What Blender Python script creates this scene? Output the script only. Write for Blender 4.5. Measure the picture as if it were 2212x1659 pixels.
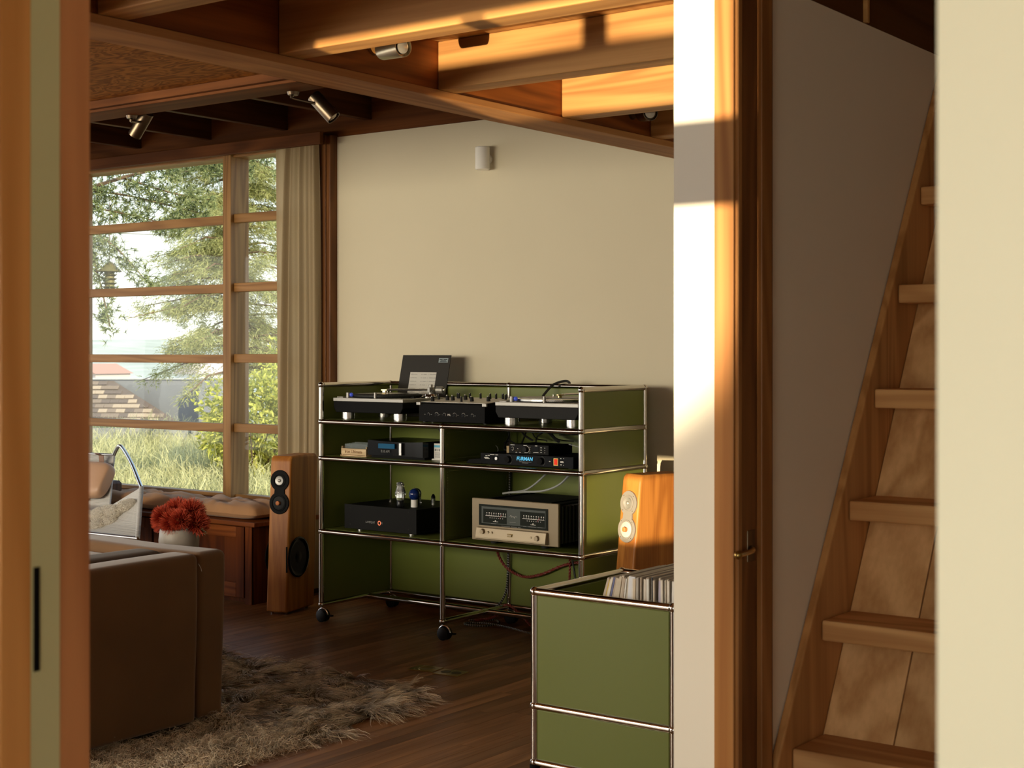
import bpy, bmesh, math, random
import numpy as np
from mathutils import Matrix, Vector
random.seed(7); rng = np.random.default_rng(7)
PI = math.pi; R = math.radians
for o in list(bpy.data.objects): bpy.data.objects.remove(o)
sc = bpy.context.scene; COL = sc.collection

# ------------------------------------------------------------------ camera, sky, sun, lamps, exposure
cd = bpy.data.cameras.new('camera'); cam = bpy.data.objects.new('camera', cd); COL.objects.link(cam)
cd.sensor_width = 36; cd.lens = 36 * 3185 / 2212
cd.shift_y = -(829.5 - 756.6) / 2212
cam.location = (4.951, -5.113, 1.296); cam.rotation_euler = (PI / 2, 0, 0.640752)
cd.clip_start = .05; cd.clip_end = 2000
cd.dof.use_dof = True; cd.dof.focus_distance = 6.0; cd.dof.aperture_fstop = 11.0
sc.camera = cam
vs = sc.view_settings; vs.view_transform = 'Standard'; vs.look = 'None'; vs.gamma = 1; vs.use_curve_mapping = False
vs.exposure = 0.6
W = bpy.data.worlds.new('sky'); sc.world = W; W.use_nodes = True
nt = W.node_tree; nt.nodes.clear()
wo = nt.nodes.new('ShaderNodeOutputWorld'); bg = nt.nodes.new('ShaderNodeBackground')
tc = nt.nodes.new('ShaderNodeTexCoord'); sx = nt.nodes.new('ShaderNodeSeparateXYZ'); rp = nt.nodes.new('ShaderNodeValToRGB')
nt.links.new(tc.outputs['Generated'], sx.inputs[0]); nt.links.new(sx.outputs['Z'], rp.inputs[0])
nt.links.new(rp.outputs[0], bg.inputs[0]); nt.links.new(bg.outputs[0], wo.inputs[0])
e = rp.color_ramp.elements
e[0].position = 0.0; e[0].color = (1.0, .97, .90, 1)
e[1].position = 0.55; e[1].color = (.42, .60, .88, 1)
m_ = e.new(.16); m_.color = (.80, .88, .96, 1)
bg.inputs[1].default_value = 1.3
def lamp(name, kind, loc, energy, color, direction=None, **kw):
    l = bpy.data.lights.new(name, kind); o = bpy.data.objects.new(name, l); COL.objects.link(o)
    o.location = loc; l.energy = energy; l.color = color
    if direction: o.rotation_euler = Vector(direction).to_track_quat('-Z', 'Y').to_euler()
    for k, v in kw.items(): setattr(l, k, v)
    return o
lamp('sun', 'SUN', (8, -4, 8), 4.6, (1.0, .86, .62), (-.85, .15, -.46), angle=R(1.0))
# added spot lamps stand in for reflected low sun, cut by the gobo below
for nm_, e_, d_, a_, bl_ in (('joist_glint_spot', 5000, (-.105, 1, .252), 17, .35), ('loudspeaker_glint_spot', 9000, (-.2155, 1, .040), 7, .3), ('wall_end_glint_spot', 420, (-.017, 1, .09), 20, 1.0)):
    lamp(nm_, 'SPOT', (3.6, -9.0, .30), e_, (1.0, .78, .48), d_, spot_size=R(a_), spot_blend=bl_, shadow_soft_size=.02)
# area lamps added as fill, standing in for daylight from unseen openings
lamp('front_fill', 'AREA', (-.6, -6.75, 1.62), 200, (1.0, .895, .70), (0, 1, -.04), shape='RECTANGLE', size=4.4, size_y=.9)
lamp('hall_fill', 'AREA', (4.9, -8.6, 1.2), 43, (1.0, .93, .70), (0, 1, 0), shape='RECTANGLE', size=2.2, size_y=1.9)
lamp('side_fill', 'AREA', (-4.85, -3.2, 1.35), 22, (1.0, .93, .80), (1, .1, 0), shape='RECTANGLE', size=5.0, size_y=1.9)
try:
    cy = sc.cycles; cy.use_denoising = True; cy.denoiser = 'OPENIMAGEDENOISE'; cy.max_bounces = 9; cy.diffuse_bounces = 5; cy.glossy_bounces = 4
    cy.transparent_max_bounces = 16; cy.sample_clamp_indirect = 8; cy.caustics_reflective = False; cy.caustics_refractive = False
except Exception: pass

# ------------------------------------------------------------------ helpers
class MB:
    def __init__(s): s.v = []; s.f = []
    def add(s, vs_, fs):
        n = len(s.v); s.v += [tuple(p) for p in vs_]; s.f += [tuple(i + n for i in f) for f in fs]; return s
    def box(s, x0, x1, y0, y1, z0, z1, M=None):
        p = [(x, y, z) for z in (z0, z1) for y in (y0, y1) for x in (x0, x1)]
        if M is not None: p = [M @ Vector(q) for q in p]
        return s.add(p, [(0, 2, 3, 1), (4, 5, 7, 6), (0, 1, 5, 4), (2, 6, 7, 3), (0, 4, 6, 2), (1, 3, 7, 5)])
    def frame(s, d):
        d = Vector(d).normalized(); a = Vector((0, 0, 1)) if abs(d.z) < .9 else Vector((1, 0, 0))
        u = d.cross(a).normalized(); return d, u, d.cross(u)
    def cyl(s, p0, p1, r0, r1=None, seg=16, caps=True):
        r1 = r0 if r1 is None else r1
        p0 = Vector(p0); p1 = Vector(p1); d, u, w = s.frame(p1 - p0)
        vs_ = []
        for p, r in ((p0, r0), (p1, r1)):
            for k in range(seg):
                a = 2 * PI * k / seg; vs_.append(p + u * (r * math.cos(a)) + w * (r * math.sin(a)))
        fs = [(k, (k + 1) % seg, seg + (k + 1) % seg, seg + k) for k in range(seg)]
        if caps: fs += [tuple(range(seg))[::-1], tuple(range(seg, 2 * seg))]
        return s.add(vs_, fs)
    def tube(s, pts, r, seg=8, closed=False):
        pts = [Vector(p) for p in pts]; n = len(pts); vs_ = []; u = None
        for i, p in enumerate(pts):
            a = pts[(i - 1) % n] if (closed or i > 0) else p
            b = pts[(i + 1) % n] if (closed or i < n - 1) else p
            d = (b - a).normalized()
            if u is None: _, u, _ = s.frame(d)
            u = (u - d * u.dot(d)).normalized(); w = d.cross(u)
            rr = r[i] if isinstance(r, (list, tuple)) else r
            for k in range(seg):
                t = 2 * PI * k / seg; vs_.append(p + u * (rr * math.cos(t)) + w * (rr * math.sin(t)))
        fs = []
        for i in range(n if closed else n - 1):
            j = (i + 1) % n
            for k in range(seg): fs.append((i * seg + k, i * seg + (k + 1) % seg, j * seg + (k + 1) % seg, j * seg + k))
        if not closed: fs += [tuple(range(seg))[::-1], tuple(range((n - 1) * seg, n * seg))]
        return s.add(vs_, fs)
    def lathe(s, prof, c=(0, 0, 0), seg=24, M=None, caps=True):
        c = Vector(c); vs_ = []
        for r, z in prof:
            for k in range(seg):
                t = 2 * PI * k / seg; q = Vector((r * math.cos(t), r * math.sin(t), z))
                if M is not None: q = M @ q
                vs_.append(c + q)
        n = len(prof); fs = []
        for i in range(n - 1):
            for k in range(seg): fs.append((i * seg + k, i * seg + (k + 1) % seg, (i + 1) * seg + (k + 1) % seg, (i + 1) * seg + k))
        if caps: fs += [tuple(range(seg))[::-1], tuple(range((n - 1) * seg, n * seg))]
        return s.add(vs_, fs)
    def ball(s, c, r, seg=14, rings=9, sc_=(1, 1, 1)):
        prof = [(max(1e-4, math.sin(PI * i / rings)) * r, -math.cos(PI * i / rings) * r) for i in range(rings + 1)]
        return s.lathe(prof, c, seg, Matrix.Diagonal(Vector(sc_)), caps=False)
    def prism(s, pts, a, b, M=None):      # outline in the local x-z plane pushed from y=a to y=b
        n = len(pts); vs_ = [Vector((p[0], y, p[1])) for y in (a, b) for p in pts]
        if M is not None: vs_ = [M @ q for q in vs_]
        return s.add(vs_, [tuple(range(n)), tuple(range(2 * n - 1, n - 1, -1))] + [(i, n + i, n + (i + 1) % n, (i + 1) % n) for i in range(n)])
    def grid(s, fn, nu, nv):
        vs_ = [fn(i / nu, j / nv) for j in range(nv + 1) for i in range(nu + 1)]
        return s.add(vs_, [(j * (nu + 1) + i, j * (nu + 1) + i + 1, (j + 1) * (nu + 1) + i + 1, (j + 1) * (nu + 1) + i) for j in range(nv) for i in range(nu)])
    def mesh(s, name, m=None, smooth=False, ang=40):
        me = bpy.data.meshes.new(name); me.from_pydata([tuple(p) for p in s.v], [], s.f); me.update()
        b = bmesh.new(); b.from_mesh(me); bmesh.ops.recalc_face_normals(b, faces=b.faces); b.to_mesh(me); b.free()
        if m: me.materials.append(m)
        if smooth:
            me.polygons.foreach_set('use_smooth', [True] * len(me.polygons))
            if ang < 180: me.set_sharp_from_angle(angle=R(ang))
        return me
    def build(s, name, m, parent=None, smooth=False, bevel=0, seg=2, W=True, subsurf=0, ang=40):
        o = bpy.data.objects.new(name, s.mesh(name, m, smooth or bevel > 0 and seg > 2, ang)); COL.objects.link(o)
        if parent is not None:
            o.parent = parent
            if W and parent.type == 'EMPTY' and parent.get('_w', 1): o.matrix_parent_inverse = Matrix.Translation(-parent.location)
        if bevel:
            b = o.modifiers.new('bevel', 'BEVEL'); b.width = bevel; b.segments = seg; b.limit_method = 'ANGLE'; b.angle_limit = R(50)
        if subsurf:
            b = o.modifiers.new('sub', 'SUBSURF'); b.levels = subsurf; b.render_levels = subsurf
        return o
def npmesh(name, V, F, m, parent=None, uv=None, smooth=False):
    me = bpy.data.meshes.new(name); V = np.asarray(V, np.float32); F = np.asarray(F, np.int32); k = F.shape[1]
    me.vertices.add(len(V)); me.vertices.foreach_set('co', V.ravel())
    me.loops.add(F.size); me.loops.foreach_set('vertex_index', F.ravel())
    me.polygons.add(len(F)); me.polygons.foreach_set('loop_start', np.arange(0, F.size, k, dtype=np.int32))
    me.update(calc_edges=True)
    if uv is not None:
        l = me.uv_layers.new(name='uv'); l.data.foreach_set('uv', np.asarray(uv, np.float32)[F.ravel()].ravel())
    if smooth: me.polygons.foreach_set('use_smooth', np.ones(len(F), bool))
    me.materials.append(m); o = bpy.data.objects.new(name, me); COL.objects.link(o)
    if parent is not None:
        o.parent = parent
        if parent.type == 'EMPTY' and parent.get('_w', 1): o.matrix_parent_inverse = Matrix.Translation(-parent.location)
    return o
def tag(o, label=None, cat=None, group=None, kind=None):
    for k, v in (('label', label), ('category', cat), ('group', group), ('kind', kind)):
        if v: o[k] = v
    return o
def thing(name, label, cat, loc=(0, 0, 0), group=None, local=False, rot=(0, 0, 0)):
    o = bpy.data.objects.new(name, None); COL.objects.link(o); o.location = loc; o.rotation_euler = rot; o.empty_display_size = .05
    if local: o['_w'] = 0
    return tag(o, label, cat, group)
def struct(name, loc=(0, 0, 0)):
    o = bpy.data.objects.new(name, None); COL.objects.link(o); o.location = loc; o['kind'] = 'structure'; return o
def copy_thing(o, parent=None):
    c = o.copy(); COL.objects.link(c)
    if parent is not None: c.parent = parent
    for ch in list(o.children): copy_thing(ch, c)
    return c
FRONT = Matrix.Rotation(PI / 2, 4, 'X')       # text that reads from the -y side
def text(name, body, size, loc, m, parent, rot=FRONT, align='CENTER', sx_=1, shear=0, bold=0):
    c = bpy.data.curves.new(name, 'FONT'); c.body = body; c.size = size; c.align_x = align; c.align_y = 'CENTER'; c.extrude = .0004; c.shear = shear; c.offset = bold
    c.resolution_u = 3
    tmp = bpy.data.objects.new('tmp_text', c); COL.objects.link(tmp)
    me = bpy.data.meshes.new_from_object(tmp.evaluated_get(bpy.context.evaluated_depsgraph_get())); bpy.data.objects.remove(tmp); bpy.data.curves.remove(c)
    me.name = name; me.materials.clear(); me.materials.append(m); o = bpy.data.objects.new(name, me); COL.objects.link(o)
    M = Matrix.Translation(Vector(loc)) @ rot.to_4x4() @ Matrix.Diagonal((sx_, 1, 1, 1))
    if parent is not None:
        o.parent = parent
        if parent.type == 'EMPTY' and parent.get('_w', 1): o.matrix_parent_inverse = Matrix.Translation(-parent.location)
    o.matrix_basis = M
    return o
def smooth_path(pts, n=8):
    P = [Vector(p) for p in pts]; out = []
    for i in range(len(P) - 1):
        a = P[max(i - 1, 0)]; b = P[i]; c = P[i + 1]; d = P[min(i + 2, len(P) - 1)]
        for k in range(n):
            t = k / n
            out.append(.5 * ((2 * b) + (c - a) * t + (2 * a - 5 * b + 4 * c - d) * t * t + (3 * b - a - 3 * c + d) * t ** 3))
    return out + [P[-1]]

# ------------------------------------------------------------------ materials
def nodes(name):
    m = bpy.data.materials.new(name); m.use_nodes = True; n = m.node_tree.nodes; l = m.node_tree.links
    return m, n, l, n['Principled BSDF']
def c4(c): return (c[0], c[1], c[2], 1)
def mat(name, col, rough=.5, metal=0, var=.08, scale=25, bump=0, bscale=None, spec=.5, coat=0, emit=None, estr=0, aniso=None, sheen=0, perobj=0):
    m, n, l, p = nodes(name)
    t = n.new('ShaderNodeTexCoord'); no = n.new('ShaderNodeTexNoise'); no.inputs['Scale'].default_value = scale; no.inputs['Detail'].default_value = 4
    mx = n.new('ShaderNodeMix'); mx.data_type = 'RGBA'
    src = t.outputs['Object']
    if aniso:
        mp = n.new('ShaderNodeMapping'); mp.inputs['Scale'].default_value = aniso; l.new(src, mp.inputs[0]); src = mp.outputs[0]
    l.new(src, no.inputs['Vector']); l.new(no.outputs['Fac'], mx.inputs[0])
    mx.inputs[6].default_value = c4([x * (1 - var) for x in col]); mx.inputs[7].default_value = c4([min(1, x * (1 + var)) for x in col])
    out = mx.outputs[2]
    if perobj:
        oi = n.new('ShaderNodeObjectInfo'); mr = n.new('ShaderNodeMapRange'); mr.inputs[3].default_value = 1 - perobj; mr.inputs[4].default_value = 1 + perobj
        l.new(oi.outputs['Random'], mr.inputs[0]); hs = n.new('ShaderNodeHueSaturation'); l.new(mr.outputs[0], hs.inputs['Value']); l.new(out, hs.inputs['Color']); out = hs.outputs[0]
    l.new(out, p.inputs['Base Color'])
    p.inputs['Roughness'].default_value = rough; p.inputs['Metallic'].default_value = metal; p.inputs['Specular IOR Level'].default_value = spec
    p.inputs['Coat Weight'].default_value = coat; p.inputs['Sheen Weight'].default_value = sheen
    if emit: p.inputs['Emission Color'].default_value = c4(emit); p.inputs['Emission Strength'].default_value = estr
    if bump:
        b = n.new('ShaderNodeBump'); b.inputs['Strength'].default_value = bump; b.inputs['Distance'].default_value = .01
        if bscale:
            n2 = n.new('ShaderNodeTexNoise'); n2.inputs['Scale'].default_value = bscale; n2.inputs['Detail'].default_value = 3; l.new(src, n2.inputs['Vector']); l.new(n2.outputs['Fac'], b.inputs['Height'])
        else: l.new(no.outputs['Fac'], b.inputs['Height'])
        l.new(b.outputs[0], p.inputs['Normal'])
    return m
def wood(name, dark, light, axis='X', scale=1.0, rough=.5, rings=26, spec=.22, coat=0, var=.12, bump=.06, wild=1.0, along=.55):
    m, n, l, p = nodes(name)
    t = n.new('ShaderNodeTexCoord'); oi = n.new('ShaderNodeObjectInfo')
    vm = n.new('ShaderNodeVectorMath'); vm.operation = 'SCALE'; vm.inputs[0].default_value = (7.3, 11.7, 5.1); l.new(oi.outputs['Random'], vm.inputs['Scale'])
    ad = n.new('ShaderNodeVectorMath'); ad.operation = 'ADD'; l.new(t.outputs['Object'], ad.inputs[0]); l.new(vm.outputs[0], ad.inputs[1])
    mp = n.new('ShaderNodeMapping'); s = [6.0 * scale] * 3; s['XYZ'.index(axis)] = along * scale; mp.inputs['Scale'].default_value = s; l.new(ad.outputs[0], mp.inputs[0])
    n1 = n.new('ShaderNodeTexNoise'); n1.inputs['Scale'].default_value = 1.0; n1.inputs['Detail'].default_value = 2; n1.inputs['Distortion'].default_value = .6 * wild; l.new(mp.outputs[0], n1.inputs['Vector'])
    mu = n.new('ShaderNodeMath'); mu.operation = 'MULTIPLY'; mu.inputs[1].default_value = rings * 2.2; l.new(n1.outputs['Fac'], mu.inputs[0])
    sn = n.new('ShaderNodeMath'); sn.operation = 'SINE'; l.new(mu.outputs[0], sn.inputs[0])
    ma = n.new('ShaderNodeMath'); ma.operation = 'MULTIPLY_ADD'; ma.inputs[1].default_value = .5; ma.inputs[2].default_value = .5; l.new(sn.outputs[0], ma.inputs[0])
    mp2 = n.new('ShaderNodeMapping'); s2 = [90.0 * scale] * 3; s2['XYZ'.index(axis)] = 2.5 * scale; mp2.inputs['Scale'].default_value = s2; l.new(ad.outputs[0], mp2.inputs[0])
    n2 = n.new('ShaderNodeTexNoise'); n2.inputs['Scale'].default_value = 1.0; n2.inputs['Detail'].default_value = 3; l.new(mp2.outputs[0], n2.inputs['Vector'])
    m1 = n.new('ShaderNodeMix'); m1.data_type = 'FLOAT'; m1.inputs[0].default_value = .55; l.new(ma.outputs[0], m1.inputs[2]); l.new(n2.outputs['Fac'], m1.inputs[3])
    r = n.new('ShaderNodeValToRGB'); r.color_ramp.elements[0].color = c4(dark); r.color_ramp.elements[1].color = c4(light)
    r.color_ramp.elements[0].position = .12; r.color_ramp.elements[1].position = .78; l.new(m1.outputs[0], r.inputs[0])
    hs = n.new('ShaderNodeHueSaturation'); mr = n.new('ShaderNodeMapRange'); mr.inputs[3].default_value = 1 - var; mr.inputs[4].default_value = 1 + var
    l.new(oi.outputs['Random'], mr.inputs[0]); l.new(mr.outputs[0], hs.inputs['Value']); l.new(r.outputs[0], hs.inputs['Color']); l.new(hs.outputs[0], p.inputs['Base Color'])
    p.inputs['Roughness'].default_value = rough; p.inputs['Specular IOR Level'].default_value = spec; p.inputs['Coat Weight'].default_value = coat
    b = n.new('ShaderNodeBump'); b.inputs['Strength'].default_value = bump; b.inputs['Distance'].default_value = .004; l.new(m1.outputs[0], b.inputs['Height']); l.new(b.outputs[0], p.inputs['Normal'])
    return m
def hairmat(name, root, tip, rough=.6, trans=0, var=.25, vscale=6, spec=.3):
    m, n, l, p = nodes(name)
    u = n.new('ShaderNodeUVMap'); s = n.new('ShaderNodeSeparateXYZ'); l.new(u.outputs[0], s.inputs[0])
    mx = n.new('ShaderNodeMix'); mx.data_type = 'RGBA'; mx.inputs[6].default_value = c4(root); mx.inputs[7].default_value = c4(tip); l.new(s.outputs['Y'], mx.inputs[0])
    hs = n.new('ShaderNodeHueSaturation'); mr = n.new('ShaderNodeMapRange'); mr.inputs[3].default_value = 1 - var; mr.inputs[4].default_value = 1 + var
    l.new(s.outputs['X'], mr.inputs[0]); l.new(mr.outputs[0], hs.inputs['Value']); l.new(mx.outputs[2], hs.inputs['Color']); l.new(hs.outputs[0], p.inputs['Base Color'])
    p.inputs['Roughness'].default_value = rough; p.inputs['Specular IOR Level'].default_value = spec
    if trans:
        tr = n.new('ShaderNodeBsdfTranslucent'); l.new(hs.outputs[0], tr.inputs[0]); ms = n.new('ShaderNodeMixShader'); ms.inputs[0].default_value = trans
        l.new(p.outputs[0], ms.inputs[1]); l.new(tr.outputs[0], ms.inputs[2]); l.new(ms.outputs[0], n['Material Output'].inputs[0])
    return m
PLASTER = mat('cream_plaster', (.68, .61, .44), .75, var=.03, scale=3, bump=.02, bscale=60)
WHITE = mat('white_plaster', (.74, .73, .68), .7, var=.02, scale=3, bump=.02, bscale=60)
GREYP = mat('grey_plaster', (.78, .68, .53), .75, var=.04, scale=2.5, bump=.02, bscale=60)
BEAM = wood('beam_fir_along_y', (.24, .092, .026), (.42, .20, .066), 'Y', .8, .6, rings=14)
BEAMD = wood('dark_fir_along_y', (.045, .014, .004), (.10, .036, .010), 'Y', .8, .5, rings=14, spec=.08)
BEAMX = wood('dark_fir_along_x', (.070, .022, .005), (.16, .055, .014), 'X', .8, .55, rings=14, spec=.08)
WEB = wood('red_fir_web', (.13, .030, .005), (.30, .085, .014), 'Y', .9, .45, rings=16)
JOIST = wood('pale_fir_joist', (.30, .135, .042), (.52, .275, .092), 'X', .9, .5, rings=22)
DECK = wood('ceiling_deck', (.26, .115, .034), (.46, .235, .078), 'Y', .7, .5)
PLY = wood('fir_plywood', (.13, .040, .006), (.46, .185, .034), 'X', 2.0, .6, rings=18, wild=2.6, along=2.6, spec=.1)
TRIM = wood('trim_fir', (.26, .105, .030), (.42, .20, .066), 'Z', .8, .45)
TRIMD = wood('dark_trim_fir', (.10, .034, .009), (.20, .078, .022), 'Z', .8, .4)
TRIMX = wood('window_fir', (.20, .092, .026), (.34, .175, .058), 'X', .8, .45)
TRIMZ = wood('window_fir_upright', (.20, .094, .028), (.36, .19, .062), 'Z', .8, .45)
REDTRIM = wood('red_trim', (.34, .125, .046), (.54, .24, .095), 'Z', .8, .5)
FLOORM = wood('oak_floor_strip', (.165, .074, .028), (.33, .165, .070), 'Y', 1.4, .38, rings=10, var=.3, bump=.03)
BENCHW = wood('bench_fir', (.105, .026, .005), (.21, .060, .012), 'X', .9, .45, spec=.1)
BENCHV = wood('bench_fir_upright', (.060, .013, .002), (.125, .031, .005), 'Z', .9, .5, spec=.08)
LADT = wood('ladder_tread_fir', (.46, .215, .072), (.74, .43, .18), 'X', .9, .55, rings=18)
LADS = wood('ladder_stringer_fir', (.34, .15, .046), (.54, .27, .095), 'Z', .9, .5)
LADB = wood('ladder_back_boards', (.48, .25, .092), (.74, .46, .21), 'Z', .9, .55, rings=12)
SPKW = wood('cherry_veneer', (.25, .082, .014), (.46, .185, .038), 'Z', 1.5, .42, rings=12)
BOXW = wood('birch_box', (.55, .38, .20), (.78, .60, .36), 'X', 1.2, .5)
DARKW = wood('walnut_block', (.05, .022, .012), (.11, .050, .026), 'Z', 1.2, .5)
CREAMP = mat('cream_paint', (.74, .72, .54), .5, var=.02, scale=4)
GREENP = mat('sage_paint', (.56, .55, .29), .5, var=.04, scale=5)
CHROME = mat('chrome', (.62, .58, .52), .12, 1, var=.02)
STEEL = mat('brushed_steel', (.62, .61, .58), .26, 1, var=.1, scale=1, aniso=(3, 3, 260))
BRASS = mat('brass', (.62, .47, .24), .28, 1, var=.1, scale=1, aniso=(200, 200, 4))
BRASSD = mat('aged_brass_plate', (.42, .30, .10), .30, 1, var=.2, scale=20)
BRONZE = mat('dark_bronze', (.16, .12, .08), .35, 1, var=.1)
USM = mat('olive_green_steel', (.148, .176, .036), .32, 0, var=.02, scale=4, spec=.35)
BLACK = mat('black_metal', (.005, .005, .005), .6, 0, var=.2, spec=.07)
BLACKG = mat('black_gloss', (.004, .004, .0045), .14, 0, var=.1, spec=.12)
DGREY = mat('dark_grey_rubber', (.016, .016, .0155), .65, spec=.15, var=.1)
RUBBER = mat('black_rubber', (.010, .010, .010), .5, var=.1, spec=.25)
SILVER = mat('silver_plate', (.36, .35, .32), .45, .6, var=.03)
PLATEW = mat('pale_fader_plate', (.60, .57, .50), .4, .2, var=.03)
CHAMP = mat('champagne_aluminium', (.25, .195, .12), .5, .3, var=.03, scale=1, aniso=(2, 200, 200))
CHAMPL = mat('champagne_light', (.37, .30, .195), .45, .3, var=.03, scale=1, aniso=(2, 200, 200))
METERG = mat('meter_glass', (.020, .024, .020), .15, var=.1)
METERF = mat('meter_face', (.045, .055, .045), .35, var=.1)
PRINT = mat('white_print', (.75, .73, .68), .6, var=.02)
PRINTD = mat('grey_print', (.20, .20, .19), .6, var=.02)
REDP = mat('red_needle', (.45, .03, .02), .5, var=.05)
BLUEL = mat('lit_blue_lettering', (.05, .3, .5), .4, emit=(.05, .38, .62), estr=.5)
BLUESC = mat('lit_blue_screen', (.003, .02, .035), .4, spec=.1, emit=(.010, .11, .20), estr=.30)
REDL = mat('lit_red_switch', (.35, .012, .006), .4, spec=.1, emit=(.9, .05, .015), estr=.38)
AMBERL = mat('lit_amber_ring', (.5, .1, .04), .3, emit=(.9, .22, .10), estr=.7)
SAGEPR = mat('burnt_lettering', (.25, .13, .05), .7, var=.05)
CARDW = mat('white_card', (.72, .70, .65), .6, var=.02)
CARDB = mat('blue_card_print', (.10, .42, .62), .6, var=.03)
PAPER = mat('paper_sheet', (.60, .58, .52), .8, var=.03)
SLEEVE = mat('black_sleeve', (.024, .021, .016), .5, var=.05, spec=.25)
LABELG = mat('grey_sticker', (.24, .29, .31), .5, var=.05)
VINYL = mat('black_vinyl', (.010, .009, .012), .25, var=.1)
BLUED = mat('blue_led', (.06, .10, .55), .3, emit=(.03, .06, .4), estr=.25)
VELVET = mat('brown_velvet', (.135, .066, .022), .95, var=.5, scale=2.4, sheen=.28, bump=.03, bscale=220)
VELVETD = mat('taupe_cushion_velvet', (.075, .048, .030), .95, var=.2, scale=5, sheen=.1)
LINEN = mat('tan_linen', (.36, .185, .078), .9, var=.14, scale=14, bump=.25, bscale=9, sheen=.1)
LEATHER = mat('tan_leather', (.50, .30, .18), .45, var=.08, scale=8, bump=.05, bscale=160)
STRAP = mat('brown_leather_strap', (.26, .15, .10), .5, var=.1)
ROPE = mat('white_rope', (.50, .49, .46), .85, var=.22, scale=1, aniso=(2, 2, 170), bump=.5)
FLEECE = hairmat('sheepskin_wool', (.80, .73, .60), (.92, .87, .76), .8, var=.08)
FLEECEB = mat('sheepskin_hide', (.82, .76, .63), .9)
RUGB = mat('rug_hide', (.16, .12, .075), .95)
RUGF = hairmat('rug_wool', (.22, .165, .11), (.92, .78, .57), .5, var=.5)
CERAM = mat('glazed_sconce', (.90, .88, .82), .15, var=.02)
MARBLE = mat('grey_marble', (.36, .33, .28), .45, var=.45, scale=11)
PROTR = hairmat('protea_spikes', (.24, .008, .006), (.62, .10, .045), .5, var=.3)
PROTC = mat('protea_heart', (.26, .10, .02), .8, var=.3, scale=60)
LEAFG = mat('grey_green_leaf', (.16, .17, .08), .6, var=.2)
GLASSC, n, l, p = nodes('tube_glass'); p.inputs['Transmission Weight'].default_value = .9; p.inputs['Roughness'].default_value = .03; p.inputs['IOR'].default_value = 1.3; p.inputs['Base Color'].default_value = (.85, .88, .85, 1)
GLASSB, n, l, p = nodes('blue_tube_glass'); p.inputs['Transmission Weight'].default_value = .35; p.inputs['Roughness'].default_value = .05; p.inputs['Base Color'].default_value = (.01, .03, .16, 1)
ACRYL, n, l, p = nodes('clear_acrylic'); p.inputs['Transmission Weight'].default_value = .85; p.inputs['Roughness'].default_value = .05; p.inputs['IOR'].default_value = 1.2; p.inputs['Base Color'].default_value = (.75, .85, .83, 1)
PANE, n, l, p = nodes('window_glass')
tr = n.new('ShaderNodeBsdfTransparent'); tr.inputs[0].default_value = (.94, .97, .95, 1); gl = n.new('ShaderNodeBsdfGlossy'); gl.inputs['Roughness'].default_value = .01
ms = n.new('ShaderNodeMixShader')
t = n.new('ShaderNodeTexCoord'); nz = n.new('ShaderNodeTexNoise'); nz.inputs['Scale'].default_value = 5; bp = n.new('ShaderNodeBump'); bp.inputs['Strength'].default_value = .05; bp.inputs['Distance'].default_value = .01
l.new(t.outputs['Object'], nz.inputs['Vector']); l.new(nz.outputs['Fac'], bp.inputs['Height']); l.new(bp.outputs[0], gl.inputs['Normal'])
ms.inputs[0].default_value = .02; l.new(tr.outputs[0], ms.inputs[1]); l.new(gl.outputs[0], ms.inputs[2]); l.new(ms.outputs[0], n['Material Output'].inputs[0])
CURT, n, l, p = nodes('linen_curtain')
t = n.new('ShaderNodeTexCoord'); nz = n.new('ShaderNodeTexNoise'); nz.inputs['Scale'].default_value = 300; mx = n.new('ShaderNodeMix'); mx.data_type = 'RGBA'
mx.inputs[6].default_value = (.40, .30, .17, 1); mx.inputs[7].default_value = (.48, .37, .22, 1); l.new(t.outputs['Object'], nz.inputs['Vector']); l.new(nz.outputs['Fac'], mx.inputs[0]); l.new(mx.outputs[2], p.inputs['Base Color'])
p.inputs['Roughness'].default_value = .9; tr = n.new('ShaderNodeBsdfTranslucent'); l.new(mx.outputs[2], tr.inputs[0]); ms = n.new('ShaderNodeMixShader'); ms.inputs[0].default_value = .28
l.new(p.outputs[0], ms.inputs[1]); l.new(tr.outputs[0], ms.inputs[2]); l.new(ms.outputs[0], n['Material Output'].inputs[0])
GROUND = mat('dry_ground', (.36, .30, .17), .95, var=.2, scale=1.5)
TERR = mat('pale_terrace', (.56, .50, .40), .9, var=.08, scale=2)

# ------------------------------------------------------------------ the setting: floor
FX0, FX1, FY0, FY1 = -5.0, 6.0, -7.0, .62
fl = MB().box(FX0, FX1, FY0, .9, -.06, -.008).build('floor', mat('subfloor', (.03, .016, .009), .8)); fl['kind'] = 'structure'
random.seed(3)
bw = .0572; rows = []
xs = np.arange(-1.0, 2.6, bw); board_list = []
for x in xs:
    y = FY1 - random.uniform(0, .9)
    cuts = [FY1]
    while y > -3.4: cuts.append(y); y -= random.uniform(.75, 1.5)
    cuts.append(-3.4)
    for a, b in zip(cuts[1:], cuts[:-1]): board_list.append((x, a, b))
board_list.sort(key=lambda t: -t[0]); vis, rest = [], MB()
for (x, a, b) in board_list:
    if len(vis) < 285 and b > -3.0 and x > -.75: vis.append((x, a, b))
    else: rest.box(x + .0006, x + bw - .0006, a + .0006, b - .0006, -.008, 0)
for (x, a, b) in vis:
    MB().box(x + .0006, x + bw - .0006, a + .0006, b - .0006, -.012, 0).build('floor_board', FLOORM, fl)
for x in np.arange(FX0, -1.0 - bw * .5, bw): rest.box(x + .0006, x + bw - .0006, FY0, FY1, -.008, 0)
for x in np.arange(xs[-1] + bw, FX1, bw): rest.box(x + .0006, x + bw - .0006, FY0, FY1, -.008, 0)
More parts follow.
